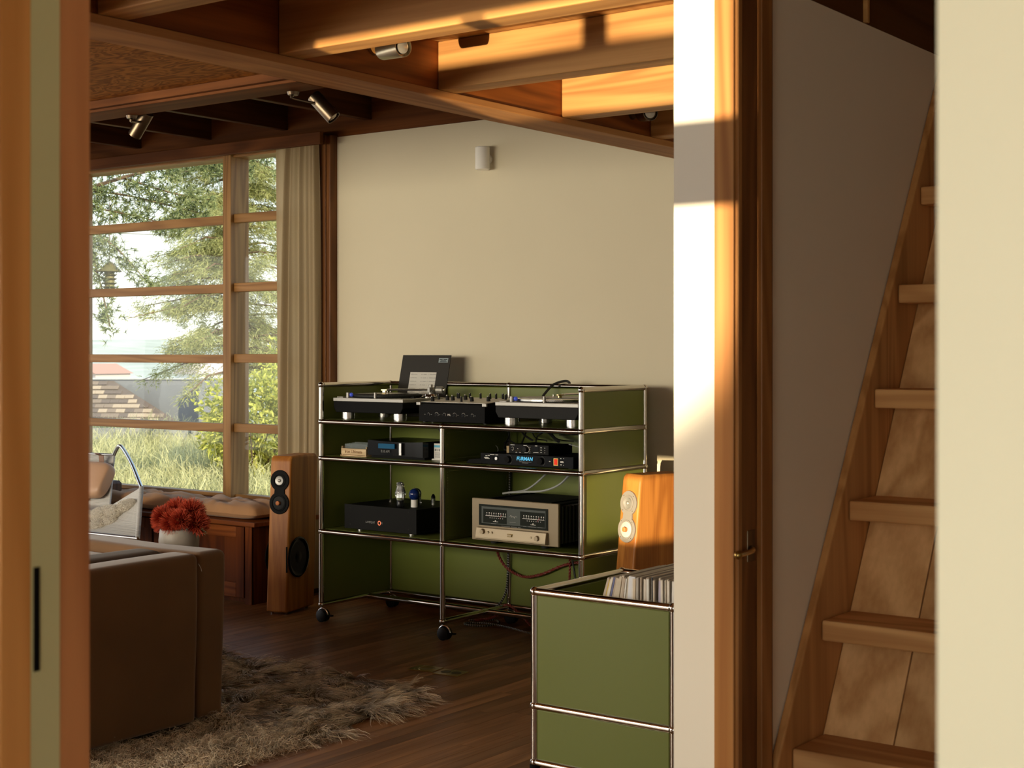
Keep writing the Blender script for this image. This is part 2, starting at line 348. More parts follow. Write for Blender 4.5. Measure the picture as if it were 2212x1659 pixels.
for x in xs: rest.box(x + .0006, x + bw - .0006, FY0, -3.4, -.008, 0)
rest.build('outer_boards', FLOORM, fl)['kind'] = 'stuff'
# ---- walls
wb = MB().box(-.505, 3.5, .64, .76, 0, 2.434).build('wall_back', PLASTER); wb['kind'] = 'structure'
wl = MB().box(-5.0, -.58, .68, .80, -.06, .455).build('wall_window', GREYP); wl['kind'] = 'structure'
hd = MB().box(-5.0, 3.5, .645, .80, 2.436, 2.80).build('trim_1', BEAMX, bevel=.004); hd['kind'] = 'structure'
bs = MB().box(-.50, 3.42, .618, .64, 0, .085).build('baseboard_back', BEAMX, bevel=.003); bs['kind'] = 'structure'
po = MB().box(-.585, -.503, .585, .70, 0, 2.44).build('trim_2', TRIMD, bevel=.004); po['kind'] = 'structure'
MB().box(-.56, -.53, .578, .586, 0, 2.44).build('post_batten', TRIMD, po, bevel=.002)
pa = MB().box(3.421, 3.558, -2.49, .70, 0, 2.055).build('wall_right', WHITE); pa['kind'] = 'structure'
MB().box(3.421, 3.516, -2.51, -2.488, 0, 2.60).build('end_cap', WHITE, pa)
MB().box(3.421, 3.556, -2.488, -2.40, 2.055, 2.60).build('upper_wall', WHITE, pa)
MB().box(3.552, 3.560, -2.365, .70, 0, 2.055).build('plaster_face', GREYP, pa)
for (a, b) in ((-2.40, -1.874), (-1.862, -1.30), (-1.298, -.5)):
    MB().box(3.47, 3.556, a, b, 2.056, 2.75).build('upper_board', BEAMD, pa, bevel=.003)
MB().box(3.545, 3.566, -1.875, -1.861, 2.058, 2.75).build('upper_batten', JOIST, pa, bevel=.002)
bkr = MB().box(3.56, 6.0, -.62, -.5, 0, 2.9).build('wall_stair', BEAMX); bkr['kind'] = 'structure'
wr = MB().box(6.0, 6.12, -7.2, .8, 0, 2.9).build('wall_side', WHITE); wr['kind'] = 'structure'
# unseen gobo added to shape the spot lamps: panels and bars with slots
gobo_root = struct('glint_gobo', (2.3, -5.0, 0))
def gobo_slab(x0, x1, z0, z1): MB().box(x0, x1, -5.02, -4.98, z0, z1).build('gobo_panel', TRIM, gobo_root)
gobo_slab(1.15, 2.66, 0, 2.1); gobo_slab(2.66, 3.45, 1.386, 2.1); gobo_slab(2.66, 2.715, 1.190, 1.386); gobo_slab(2.66, 3.45, 1.268, 1.306); gobo_slab(2.66, 3.45, .507, 1.190); gobo_slab(2.66, 3.45, 0, .385)
gobo_slab(2.86, 3.45, .385, .507); gobo_slab(3.45, 3.475, 0, 2.1); gobo_slab(3.022, 3.064, 1.306, 1.372); gobo_slab(3.475, 3.575, 1.096, 1.196); gobo_slab(3.575, 4.05, 0, 2.1); gobo_slab(3.475, 3.575, 1.48, 2.1)
# ---- ceiling
ce = MB().box(1.95, 6.1, -7.2, .80, 2.292, 2.36).build('ceiling', DECK); ce['kind'] = 'structure'
for (a, b) in ((-7.0, -2.9), (-2.895, -2.45), (-2.445, -1.84), (-1.836, -1.23), (-1.226, -.6), (-.596, .64)):
    x = 1.96
    for w in (.93, .62, .62, 2.0):
        MB().box(x + .001, min(x + w, 3.47) - .001, a, b, 2.278, 2.291).build('deck_board', DECK, ce); x += w
        if x > 3.4: break
MB().box(1.806, 1.955, -6.9, .64, 2.125, 2.75).build('main_beam', WEB, ce, bevel=.003)
MB().box(1.796, 1.966, -6.2, .64, 2.10, 2.124).build('beam_flange', BEAM, ce, bevel=.003)
for y in (-3.50, -2.81, -2.193, -1.493, -.803, -.20):
    MB().box(1.957, 3.46, y, y + .092, 2.1245, 2.278).build('joist', JOIST, ce, bevel=.004)
MB().box(-5.0, 1.795, -1.962, -1.83, 2.10, 2.16).build('cross_beam', BEAMX, ce, bevel=.003)
MB().box(-5.0, 1.795, -1.985, -1.964, 2.108, 2.14).build('cross_beam_trim', REDTRIM if False else BEAMX, ce, bevel=.002)
MB().box(-5.0, 1.79, -6.5, -1.99, 2.132, 2.15).build('plywood_panel', PLY, ce)
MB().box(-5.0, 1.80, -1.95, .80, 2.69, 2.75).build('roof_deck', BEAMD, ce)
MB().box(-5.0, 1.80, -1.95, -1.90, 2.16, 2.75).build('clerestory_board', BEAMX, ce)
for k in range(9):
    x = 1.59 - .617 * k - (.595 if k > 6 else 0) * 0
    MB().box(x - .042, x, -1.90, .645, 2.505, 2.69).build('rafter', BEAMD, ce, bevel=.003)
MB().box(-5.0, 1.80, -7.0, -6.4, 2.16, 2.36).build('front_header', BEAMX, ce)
# ---- left wall: glazed from sill to head
lw = struct('wall_left', (-4.9, -3, 0))
MB().box(-5.0, -4.9, -7, .8, 0, .30).build('sill_wall', GREYP, lw)
for y in (-6.9, -5.2, -3.5, -1.8, .55): MB().box(-5.0, -4.9, y, y + .08, .30, 2.7).build('wall_post', TRIM, lw)
MB().box(-5.0, -4.9, -7, .8, 2.35, 2.75).build('wall_header', BEAMX, lw)
# ---- window
wn = struct('window_1', (-1.8, .64, 0))
def wbx(n_, x0, x1, y0, y1, z0, z1, m): return MB().box(x0, x1, y0, y1, z0, z1).build(n_, m, wn, bevel=.003)
for (a, b) in ((-1.352, -1.288), (-2.765, -2.70), (-4.05, -3.985)): wbx('mullion', a, b, .60, .74, .46, 2.44, TRIMZ)
wbx('jamb', -.66, -.585, .62, .76, .46, 2.44, TRIMZ)
wbx('window_head', -4.9, -.585, .62, .76, 2.385, 2.44, TRIMX)
for i, (a, b) in enumerate(((-2.70, -1.352), (-1.288, -.66), (-3.985, -2.765))):
    for (z0, z1) in ((2.012, 2.062), (1.622, 1.672), (1.222, 1.271), (.830, .879)):
        wbx('muntin', a, b, .625, .675, z0 + .004 * (i == 1), z1 + .004 * (i == 1), TRIMX)
    wbx('bottom_rail', a, b, .635, .70, .46, .482, TRIMX)
    zz = [.482, .832, .877, 1.224, 1.269, 1.624, 1.670, 2.014, 2.060, 2.386]
    for k in range(5):
        MB().box(a - .004, b + .004, .655, .659, zz[2 * k] - .003, zz[2 * k + 1] + .003).build('pane', PANE, wn)
wbx('window_sill', -4.9, -.59, .42, .645, .437, .459, BENCHW)
va = MB().box(-4.9, -.47, .475, .50, 2.378, 2.443).build('trim_3', BEAMX, bevel=.003); va['kind'] = 'structure'
# ---- jamb of the inner doorway, at the end of the partition
d2 = struct('door_2', (3.55, -2.45, 0))
def jb(n_, x0, x1, y0, y1, m, z1=2.6, bv=.002): return MB().box(x0, x1, y0, y1, 0, z1).build(n_, m, d2, bevel=bv)
jb('door_casing', 3.5165, 3.5605, -2.516, -2.490, TRIM); jb('casing_bead', 3.5555, 3.5675, -2.508, -2.492, TRIM)
jb('door_jamb', 3.5585, 3.565, -2.492, -2.37, TRIMD); jb('door_stop', 3.565, 3.578, -2.428, -2.383, wood('stop_fir', (.20, .075, .018), (.34, .145, .042), 'Z', .8, .4)); jb('jamb_back', 3.562, 3.570, -2.383, -2.364, TRIMD)
st = MB().box(3.5645, 3.5665, -2.468, -2.436, .872, .935).build('strike_plate', BRONZE, d2, bevel=.001)
MB().tube(smooth_path([(3.5655, -2.452, .899), (3.579, -2.470, .897), (3.577, -2.495, .894), (3.572, -2.512, .892)], 5), .0052, 8).build('bolt', BRASS, d2, smooth=True)
MB().ball((3.571, -2.517, .892), .0085).build('bolt_knob', BRASSD, d2, smooth=True)
# ---- near doorway, out of focus
d1 = struct('door_1', (4.2, -4.27, 0))
MB().box(3.62, 3.7985, -4.33, -4.3, 0, 2.12).build('door_casing', wood('near_orange_fir', (.46, .20, .050), (.63, .31, .095), 'Z', .8, .5), d1)
MB().box(3.64, 3.798, -4.2995, -4.268, 0, 2.1).build('painted_stop', GREENP, d1)
MB().box(3.797, 3.7995, -4.2965, -4.2905, 1.003, 1.098).build('latch_plate', BLACK, d1)
MB().box(3.64, 3.7985, -4.2675, -4.235, 0, 2.1).build('door_jamb', REDTRIM, d1)
MB().box(4.397, 4.70, -3.63, -3.60, 0, 2.2).build('door_stop', wood('far_stop_fir', (.26, .11, .03), (.36, .17, .055), 'Z', .8, .5), d1)
MB().box(4.660, 5.3, -4.34, -4.30, 0, 2.3).build('painted_casing', CREAMP, d1)
MB().box(4.6595, 4.6615, -4.30, -4.25, 0, 2.3).build('painted_edge', CREAMP, d1)
# ------------------------------------------------------------------ ladder stair
la = thing('ladder_stair', 'steep fir ladder stair climbing the alcove against the grey wall', 'stairs', (3.58, -2.5, 0))
def slope_y(z): return -2.357 + .6 * (z - .453)
for (xa, xb) in ((3.5615, 3.580), (4.30, 4.32)):
    pts = [(slope_y(0), 0), (slope_y(2.27), 2.27), (slope_y(2.27) + .30, 2.27), (slope_y(0) + .30, 0)]
    b = MB(); n0 = [(x, y, z) for x in (xa, xb) for (y, z) in pts]
    b.add(n0, [(0, 1, 2, 3), (7, 6, 5, 4), (0, 4, 5, 1), (1, 5, 6, 2), (2, 6, 7, 3), (3, 7, 4, 0)]).build('stringer', LADS, la, bevel=.004)
for i in range(-1, 8):
    y = -2.298 + .142 * i; z = .465 + .247 * i
    MB().box(3.5815, 4.299, y, y + .17, z - .044, z).build('tread', LADT, la, bevel=.004)
for (xa, xb) in ((3.581, 3.739), (3.742, 3.96), (3.963, 4.18), (4.183, 4.299)):
    b = MB(); y0 = -2.298 + .150
    def by(z): return y0 + .575 * (z - .465)
    p = [(by(0), 0), (by(2.27), 2.27), (by(2.27) + .016, 2.27), (by(0) + .016, 0)]
    n0 = [(x, y, z) for x in (xa, xb) for (y, z) in p]
    b.add(n0, [(0, 1, 2, 3), (7, 6, 5, 4), (0, 4, 5, 1), (1, 5, 6, 2), (2, 6, 7, 3), (3, 7, 4, 0)]).build('back_board', LADB, la, bevel=.002)

# ------------------------------------------------------------------ modular steel shelf
def steel_unit(name, label, ox, oy, cols, rows_, depth, feet='caster', panels=(), front_skip=(), extra=None, shelves=()):
    t = thing(name, label, 'shelf unit', (ox, oy, 0))
    r = .0125; br = .0145
    tubes_v = {}
    def tube(p, q):
        d = (Vector(q) - Vector(p)).normalized() * .011
        MB().cyl(Vector(p) + d, Vector(q) - d, .0122, seg=14).build('tube', CHROME, t, smooth=True)
    nodes_ = set()
    for (p, q) in front_skip: pass
    return t, tube
sh, tube = steel_unit('steel_shelf_unit', 'olive green and chrome shelf unit on casters against the cream wall', 0, 0, 0, 0, 0)
XS = (0, .75, 1.5); ZS = (.08, .43, .78, .955, 1.13); YB = .5
def ballj(p): MB().ball(p, .0150, 14, 8).build('ball_joint', CHROME, sh, smooth=True)
for x in XS:
    for y in (0, YB):
        for i, z in enumerate(ZS):
            if i == 4 and x == .75 and y == 0: continue
            ballj((x, y, z))
            if i < 4 and not (i == 3 and x == .75 and y == 0): tube((x, y, z), (x, y, ZS[i + 1]))
for i, z in enumerate(ZS):
    for y in (0, YB):
        if y == 0 and i in (0, 4): continue
        tube((0, y, z), (.75, y, z)); tube((.75, y, z), (1.5, y, z))
    for x in XS:
        if i == 4 and x == .75: continue
        tube((x, 0, z), (x, YB, z))
for x0 in (0, .75): tube((x0, .33, .08), (x0 + .75, .33, .08))
def pan(n_, *a): MB().box(*a).build(n_, USM, sh, bevel=.002)
for i in range(4):
    z0, z1 = ZS[i] + .011, ZS[i + 1] - .011
    for x in (0, 1.5): pan('side_panel', x - .005, x + .005, .012, YB - .012, z0, z1)
    for x0 in (0, .75): pan('back_panel', x0 + .012, x0 + .738, YB - .005, YB + .005, z0, z1)
    if i in (1, 2): pan('divider_panel', .745, .755, .012, YB - .012, z0, z1)
for z in ZS[1:4]:
    for x0 in (0, .75): pan('shelf_panel', x0 + .011, x0 + .739, .011, YB - .011, z + .001, z + .012)
holes = MB()
for i in (1, 2):
    zz = np.arange(ZS[i] + .03, ZS[i + 1] - .02, .0125)
    for z in zz:
        for y in (.028, YB - .03): holes.box(.7552, .7562, y - .0014, y + .0014, z - .0014, z + .0014)
    for y in np.arange(.04, YB - .04, .0125):
        for z in (ZS[i] + .028, ZS[i + 1] - .028): holes.box(.7552, .7562, y - .0014, y + .0014, z - .0014, z + .0014)
ho = holes.build('perforations', STEEL, sh); ho['kind'] = 'stuff'
for x in XS:
    for y in (0, YB):
        cx, cy_ = x + .016, y - .006
        MB().cyl((x, y, .066), (x, y, .050), .005, seg=8).build('caster_stem', CHROME, sh, smooth=True)
        w = MB(); 
        for s_ in (-1, 1): w.lathe([(.001, -.009), (.020, -.009), (.0295, -.005), (.0295, .005), (.020, .009), (.001, .009)], (cx, cy_ + s_ * .013, .0295), 20, Matrix.Rotation(PI / 2, 4, 'X'))
        wo_ = w.build('caster_wheel', RUBBER, sh, smooth=True)
        fa = MB()
        pts = [(cx + .034 * math.cos(a), cy_, .0295 + .034 * math.sin(a)) for a in np.linspace(R(150), R(10), 9)]
        fa.tube(pts, .0042, 6); fa.build('fender', STEEL, wo_, smooth=True)
        MB().box(cx + .030, cx + .062, cy_ - .008, cy_ + .008, .030, .036).build('brake', BLACK, wo_, bevel=.001)

# ------------------------------------------------------------------ record cabinet in front
RC = thing('record_cabinet', 'olive green and chrome record cabinet filled with records beside the white wall end', 'record cabinet', (2.30, -1.435, 0))
RX0, RX1, RY0, RY1 = 2.296, 2.788, -1.435, -.935; RZ = (.03, .204, .554)
for x in (RX0, RX1):
    for y in (RY0, RY1):
        for i, z in enumerate(RZ):
            MB().ball((x, y, z), .0155, 14, 8).build('ball_joint', CHROME, RC, smooth=True)
            if i < 2: MB().cyl((x, y, z + .01), (x, y, RZ[i + 1] - .01), .0122, seg=14).build('tube', CHROME, RC, smooth=True)
        MB().cyl((x, y, 0), (x, y, .022), .016, seg=14).build('foot', BLACK, RC, smooth=True)
for z in RZ:
    for y in (RY0, RY1): MB().cyl((RX0 + .01, y, z), (RX1 - .01, y, z), .0122, seg=14).build('tube', CHROME, RC, smooth=True)
    for x in (RX0, RX1): MB().cyl((x, RY0 + .01, z), (x, RY1 - .01, z), .0122, seg=14).build('tube', CHROME, RC, smooth=True)
for i in range(2):
    a, b = RZ[i] + .011, RZ[i + 1] - .011
    for y in (RY0, RY1): MB().box(RX0 + .012, RX1 - .012, y - .005, y + .005, a, b).build('panel', USM, RC, bevel=.002)
    for x in (RX0, RX1): MB().box(x - .005, x + .005, RY0 + .012, RY1 - .012, a, b).build('panel', USM, RC, bevel=.002)
MB().box(RX0 + .012, RX1 - .012, RY0 + .012, RY1 - .012, .297, .307).build('shelf_panel', BLACK, RC)
# records: every sleeve an object of its own
random.seed(11)
cols = [(.72, .65, .53), (.62, .54, .42), (.78, .72, .62), (.52, .43, .33), (.68, .57, .41), (.42, .39, .34), (.80, .78, .72), (.58, .49, .37)]
SPINES = [mat('sleeve_spine_%s' % w, c, .6, var=.12, scale=60) for w, c in zip(('cream', 'tan', 'ivory', 'brown', 'buff', 'grey', 'pale', 'sand'), cols)]
SPW = mat('sleeve_spine_white', (.80, .82, .86), .6); SPY = mat('sleeve_spine_yellow', (.62, .44, .06), .6, var=.3, scale=30); SPB = mat('sleeve_spine_blue', (.16, .18, .36), .6, var=.3, scale=30); SPL = mat('sleeve_spine_lilac', (.50, .46, .56), .6); SPK = mat('sleeve_spine_black', (.02, .02, .022), .5)
POLY = mat('grey_plastic_outer', (.30, .26, .21), .35, var=.15, scale=40)
x = 2.432; k = 0
ORD = 'first second third fourth fifth sixth seventh eighth ninth tenth eleventh twelfth thirteenth fourteenth fifteenth sixteenth seventeenth eighteenth nineteenth twentieth'.split()
ORD += ['twenty-' + q for q in ORD[:9]] + ['thirtieth'] + ['thirty-' + q for q in ORD[:9]] + ['fortieth'] + ['forty-' + q for q in ORD[:9]] + ['fiftieth'] + ['fifty-' + q for q in ORD[:9]]
special = {2: (SPY, 'record sleeve with a yellow patch near the left end of the row', .006), 5: (SPB, 'record sleeve with a slate blue spine near the left end of the row', .007),
           15: (SPW, 'thick white boxed record set in the middle of the row', .022), 25: (SPK, 'record sleeve with a black spine right of the white box set', .005), 27: (SPL, 'record sleeve with a lilac spine in the right half of the row', .009)}
while x < 2.772 and k < 60:
    m, lab, th = special.get(k, (random.choice(SPINES), None, random.uniform(.0045, .0092)))
    tilt = -.30 + .30 * min(1, (x - 2.43) / .20) if x < 2.63 else random.uniform(-.02, .02)
    tilt = tilt if x < 2.63 else tilt
    dz = random.uniform(-.006, .004); dy = random.uniform(-.004, .004)
    lab = lab or '%s spined record sleeve, %s from the left end of the row in the cabinet' % (m.name.replace('sleeve_spine_', ''), ORD[k])
    r_ = thing('record', lab, 'record', (x, RY0 + .055 + dy, .308), 'records standing in the olive green record cabinet', local=True, rot=(0, -tilt, 0))
    MB().box(0, th, 0, .300, 0, .314 + dz).build('sleeve', m, r_, W=False, bevel=.0008, seg=1)
    MB().box(-.0004, th + .0004, .004, .304, .250, .3155 + dz).build('plastic_outer', POLY, r_, W=False, bevel=.0008, seg=1)
    x += th + .0012 + (.0035 if random.random() < .25 else 0); k += 1

# ------------------------------------------------------------------ loudspeakers
def speaker(label, loc, rz, lean, ring, ring_label):
    t = thing('loudspeaker', label, 'loudspeaker', loc, None, local=True, rot=(0, 0, rz))
    w, d, h = .118, .265, .775; ln = lean
    def cabf(u_, v_): pass
    prof = []                                               # side view outline (y, z), leaning back
    pts = [(0, .012), (d, .012), (d + ln * .9, h - .02), (d + ln - .02, h), (ln + .018, h), (ln + .004, h - .012), (ln, h - .03)]
    b = MB(); n0 = [(x_, y_, z_) for x_ in (-w / 2, w / 2) for (y_, z_) in pts]; N = len(pts)
    b.add(n0, [tuple(range(N)), tuple(range(2 * N - 1, N - 1, -1))] + [(i, (i + 1) % N, N + (i + 1) % N, N + i) for i in range(N)])
    cab = b.build('cabinet', SPKW, t, W=False, bevel=.010, seg=4)
    def fy(z): return ln * (z - .012) / (h - .012)
    tilt = math.atan2(ln, h)
    Mf = Matrix.Rotation(PI / 2 - tilt, 4, 'X')            # local z of a lathe -> out of the front baffle
    # front baffle plate: two joined circles with flats
    zc1, zc2 = .655, .545; r1, r2 = .0520, .0545
    def circ(cz, rr, a0, a1, n_): return [(rr * math.cos(a), cz + rr * math.sin(a)) for a in np.linspace(a0, a1, n_)]
    pts = circ(zc1, r1, R(-58), R(238), 26) + circ(zc2, r2, R(122), R(418), 26)
    Mp = Matrix.Translation((0, fy(.60) - .001, 0)) @ Matrix.Translation((0, 0, .60)) @ Matrix.Rotation(-tilt, 4, 'X') @ Matrix.Translation((0, 0, -.60))
    MB().prism(pts, -.004, .004, Mp).build('baffle_plate', ring, t, W=False, bevel=.001)
    def disc(nm, cz, prof_, m, off=0): 
        c = Mp @ Vector((0, -.004 - off, cz)); return MB().lathe(prof_, c, 28, Mf, caps=True).build(nm, m, t, smooth=True, W=False)
    ringm = ring
    disc('tweeter', zc1, [(.034, 0), (.034, .0025), (.030, .003), (.028, .0005)], ringm)
    disc('cone', zc1, [(.0235, .0012), (.022, .0042), (.014, .0022), (.0001, .0018)], SILVER)
    disc('dust_cap', zc1, [(.0085, .0025), (.0085, .0055), (.005, .008), (.0001, .0085)], SILVER)
    disc('midrange', zc2, [(.0405, 0), (.0405, .003), (.036, .0036), (.034, .001)], ringm)
    disc('cone', zc2, [(.0335, .0012), (.030, .003), (.012, .0016), (.0001, .0012)], DGREY if ring is BLACK else mat('grey_cone', (.40, .38, .35), .5))
    disc('phase_plug', zc2, [(.0105, .001), (.0105, .014), (.008, .016), (.0001, .0165)], wood('plug_wood', (.40, .13, .04), (.55, .2, .07), 'Y', 2))
    for (cz, rr) in ((zc1, .0435), (zc2, .0475)):
        for a in (45, 135, 225, 315):
            c = Mp @ Vector((rr * math.cos(R(a)), -.0045, cz + rr * math.sin(R(a)))); MB().lathe([(.0016, 0), (.0016, .0008)], c, 8, Mf).build('screw', BLACK, t, W=False)
    # woofer on the side
    for s_ in (1, -1):
        MB().lathe([(.100, 0), (.100, .003), (.092, .0055), (.088, .003), (.060, -.004), (.030, .0), (.001, .004)], (s_ * (w / 2 + .0045), .104, .275), 36, Matrix.Rotation(s_ * PI / 2, 4, 'Y')).build('woofer', BLACKG if s_ == 1 else BLACK, t, smooth=True, W=False)
    MB().box(w / 2 - .004, w / 2 + .003, -.001, .004, .21, .335).build('woofer_flange', BLACK, t, W=False)
    for (x_, y_) in ((-.04, .03), (.04, .03), (-.04, .22), (.04, .22)): MB().cyl((x_, y_, 0), (x_, y_, .014), .006, .011, 10).build('foot', STEEL, t, smooth=True, W=False)
    return t
speaker('slim cherry wood loudspeaker with black driver plate beside the curtain', (-.290, -.016, 0), R(14), .042, BLACK, 'x')
GREYPL = mat('grey_driver_plate', (.20, .185, .165), .45, var=.04)
speaker('slim cherry wood loudspeaker with grey driver plate in the low sunlight', (1.630, .075, 0), R(-18), .075, GREYPL, 'x')

# ------------------------------------------------------------------ on the top shelf: turntables, mixer, leaning record sleeve
def turntable(label, x0, with_disc):
    t = thing('turntable', label, 'turntable', (x0, .03, .967), None, local=True); k = dict(W=False)
    w, d = .438, .352
    for (fx, fy) in ((.055, .045), (w - .055, .045), (.055, d - .05), (w - .055, d - .05)):
        f_ = MB().lathe([(.001, .001), (.029, .001), (.029, .004), (.031, .005), (.031, .035), (.029, .037), (.001, .037)], (fx, fy, 0), 28).build('isolator_foot', STEEL, t, smooth=True, **k)
        MB().lathe([(.020, .037), (.027, .046), (.001, .046)], (fx, fy, 0), 20).build('foot_pad', DGREY, f_, smooth=True, W=False)
    b = MB(); o1 = [(0, .086), (w, .086), (w, .060), (w - .016, .034), (.016, .034), (0, .060)]
    b.prism(o1, 0, d).build('plinth', DGREY if with_disc == 0 else BLACK, t, bevel=.003, **k)
    MB().box(-.001, w + .001, -.001, d + .001, .086, .103).build('top_plate', SILVER, t, bevel=.002, **k)
    cx, cy_ = .185, .180
    MB().lathe([(.001, .103), (.160, .103), (.166, .108), (.166, .116), (.158, .119), (.001, .119)], (cx, cy_, 0), 48).build('platter', DGREY if with_disc else STEEL, t, smooth=True, **k)
    dots = MB()
    for r_ in range(3):
        for a in range(120):
            th_ = 2 * PI * (a + .5 * (r_ % 2)) / 120; dots.cyl((cx + .1655 * math.cos(th_), cy_ + .1655 * math.sin(th_), .1095 + .003 * r_), (cx + .1672 * math.cos(th_), cy_ + .1672 * math.sin(th_), .1095 + .003 * r_), .0011, seg=5)
    dots.build('strobe_dots', METERF if with_disc else BLACK, t, **k)['kind'] = 'stuff'
    MB().lathe([(.006, .1192), (.150, .1192), (.151, .1205), (.150, .1222), (.052, .1222), (.050, .1215), (.006, .1215)], (cx, cy_, 0), 48).build('record_disc' if with_disc else 'slip_mat', VINYL if with_disc else mat('pale_mat', (.42, .41, .38), .5), t, smooth=True, **k)
    MB().cyl((cx, cy_, .119), (cx, cy_, .134), .0035, seg=10).build('spindle', CHROME, t, smooth=True, **k)
    # strobe lamp tower, target light, start button
    MB().cyl((.068, .030, .103), (.068, .030, .127), .010, seg=18).build('strobe_tower', SILVER, t, smooth=True, **k)
    MB().ball((.086, .034, .117), .009, 10, 7, (1, 1, 1.1)).build('strobe_lamp', BLUED, t, smooth=True, **k)
    MB().cyl((.245, .026, .103), (.245, .026, .130), .0065, seg=14).build('cue_light', SILVER, t, smooth=True, **k)
    MB().box(.012, .05, .012, .04, .103, .1075).build('start_button', SILVER, t, bevel=.001, **k)
    MB().box(.388, .402, .045, .205, .1025, .104).build('pitch_slot', BLACK, t, **k)
    MB().box(.384, .406, .118, .132, .104, .112).build('pitch_fader', BLACK, t, bevel=.001, **k)
    # tonearm
    px, py = .385, .265
    MB().lathe([(.001, .103), (.046, .103), (.046, .108), (.042, .112), (.030, .113), (.028, .120), (.001, .120)], (px, py, 0), 30).build('arm_base', CHROME, t, smooth=True, **k)
    MB().lathe([(.012, .120), (.012, .133), (.009, .134), (.001, .134)], (px, py, 0), 16).build('arm_pillar', SILVER, t, smooth=True, **k)
    MB().box(px - .007, px + .007, py - .018, py + .018, .128, .152).build('gimbal', SILVER, t, bevel=.001, **k)
    MB().cyl((px, py, .150), (px, py, .166), .009, seg=16).build('bearing_cap', SILVER, t, smooth=True, **k)
    if with_disc: dirv = Vector((-.93, -.36, 0)).normalized()
    else: dirv = Vector((-.28, -.96, 0)).normalized()
    A = Vector((px, py, .140)); B_ = A + dirv * .225 + Vector((0, 0, -.002)); bend = Vector((-dirv.y, dirv.x, 0)) * (.016 if with_disc else -.016)
    arm = MB().tube(smooth_path([A - dirv * .02, A + dirv * .06, A + dirv * .12 + bend * .6, A + dirv * .18 + bend * .4, B_], 6), .0048, 8).build('tonearm', STEEL, t, smooth=True, **k)
    MB().cyl(A - dirv * .028, A - dirv * .060, .017, seg=20).build('counterweight', SILVER, t, smooth=True, **k)
    MB().cyl(A - dirv * .060, A - dirv * .070, .009, seg=14).build('weight_stub', CHROME, t, smooth=True, **k)
    hs_ = MB(); q = Matrix.Translation(B_) @ dirv.to_track_quat('X', 'Z').to_matrix().to_4x4()
    hs_.box(-.004, .026, -.006, .006, -.003, .003, q); hs_.box(.004, .020, -.004, .004, -.013, -.003, q)
    hs_.build('headshell', BRASS, t, bevel=.001, **k)
    return t
turntable('silver and black turntable with a black record on its platter, left of the mixer', .050, 1)
turntable('silver and black turntable with an empty dotted platter, right of the mixer', 1.025, 0)
mx_ = thing('dj_mixer', 'black mixer with pale top plate between the two turntables', 'mixer', (.775, .03, .967))
MB().add(*(lambda p: ([(x, y, z) for x in (.586, .966) for (y, z) in p], [(0, 1, 2, 3, 4), (9, 8, 7, 6, 5)] + [(i, (i + 1) % 5, 5 + (i + 1) % 5, 5 + i) for i in range(5)]))([(.03, .972), (.03, 1.052), (.036, 1.058), (.29, 1.074), (.29, .972)])).build('body', BLACK, mx_, bevel=.001)
Mx = Matrix.Translation((0, .036, 1.0585)) @ Matrix.Rotation(math.atan2(.016, .254), 4, 'X')
MB().box(.590, .962, .004, .250, .0003, .0022, Mx).build('top_plate', PLATEW, mx_)
for sx_ in (.586, .966): MB().box(sx_ - .012, sx_ + (.012), .024, .034, 1.046, 1.060).build('corner_lug', SILVER, mx_, bevel=.002)
for x in (.60, .95): MB().cyl((x, .06, .9675), (x, .06, .974), .012, seg=12).build('foot', RUBBER, mx_)
random.seed(5)
for (u_, v_, big) in ((.625, .045, 1), (.648, .20, 0), (.664, .19, 0), (.668, .10, 1), (.700, .10, 1), (.716, .205, 0), (.742, .14, 1), (.775, .21, 0), (.83, .075, 1), (.835, .205, 0), (.865, .21, 0), (.90, .215, 0), (.905, .10, 1), (.935, .19, 0), (.60, .12, 0), (.79, .05, 0)):
    p0 = Mx @ Vector((u_, v_, .002)); r_ = .009 if big else .0055
    kb = MB().cyl(p0, p0 + Vector((0, -.001, .020 if big else .024)), r_, r_ * .85, 14).build('knob', DGREY, mx_, smooth=True)
    MB().box(p0.x - .0012, p0.x + .0012, p0.y - r_, p0.y - r_ * .3, p0.z + .02, p0.z + .0245).build('pointer', PRINT, kb)
for x, r_ in ((.642, .007), (.690, .010), (.735, .008), (.795, .010), (.845, .010), (.895, .008)):
    MB().cyl((x, .0305, 1.005), (x, .0255, 1.005), r_ * .75, seg=16).build('front_knob', BLACKG, mx_, smooth=True)
    rg = MB().tube([(x + r_ * math.cos(a), .0296, 1.005 + r_ * math.sin(a)) for a in np.linspace(R(-40), R(220), 14)], .0005, 4).build('front_ring', PRINT, mx_)
text('lettering', 'MIL', .013, (.764, .0292, 1.005), PRINT, mx_)
for x in (.622, .660, .708, .726, .815, .868, .912): MB().box(x - .004, x + .003, .0288, .0296, 1.004, 1.0058).build('legend', PRINTD, mx_)
sl = thing('record_sleeve', 'black record sleeve with a white lyric sheet leaning behind the left turntable', 'record sleeve', (.22, .44, .967))
Ms = Matrix.Translation((.066, .452, .968)) @ Matrix.Rotation(-R(13.3), 4, 'X')
MB().box(0, .311, -.004, .0, 0, .311, Ms).build('cover', SLEEVE, sl)
MB().box(.0665, .2355, -.0046, -.0041, .060, .2235, Ms).build('sheet', PAPER, sl)
random.seed(8); ln_ = MB()
for i in range(8):
    z = .2235 - .0125 - i * .0178; x = .0725
    for wlen in (.042, None, .010, .024, .008, .044):
        if wlen is None: x += .022; continue
        for q in range(int(wlen / .0042)): ln_.box(x + q * .0042, x + q * .0042 + .0031, -.0050, -.0047, z, z + random.choice((.0024, .0034)), Ms)
        x += wlen + .004
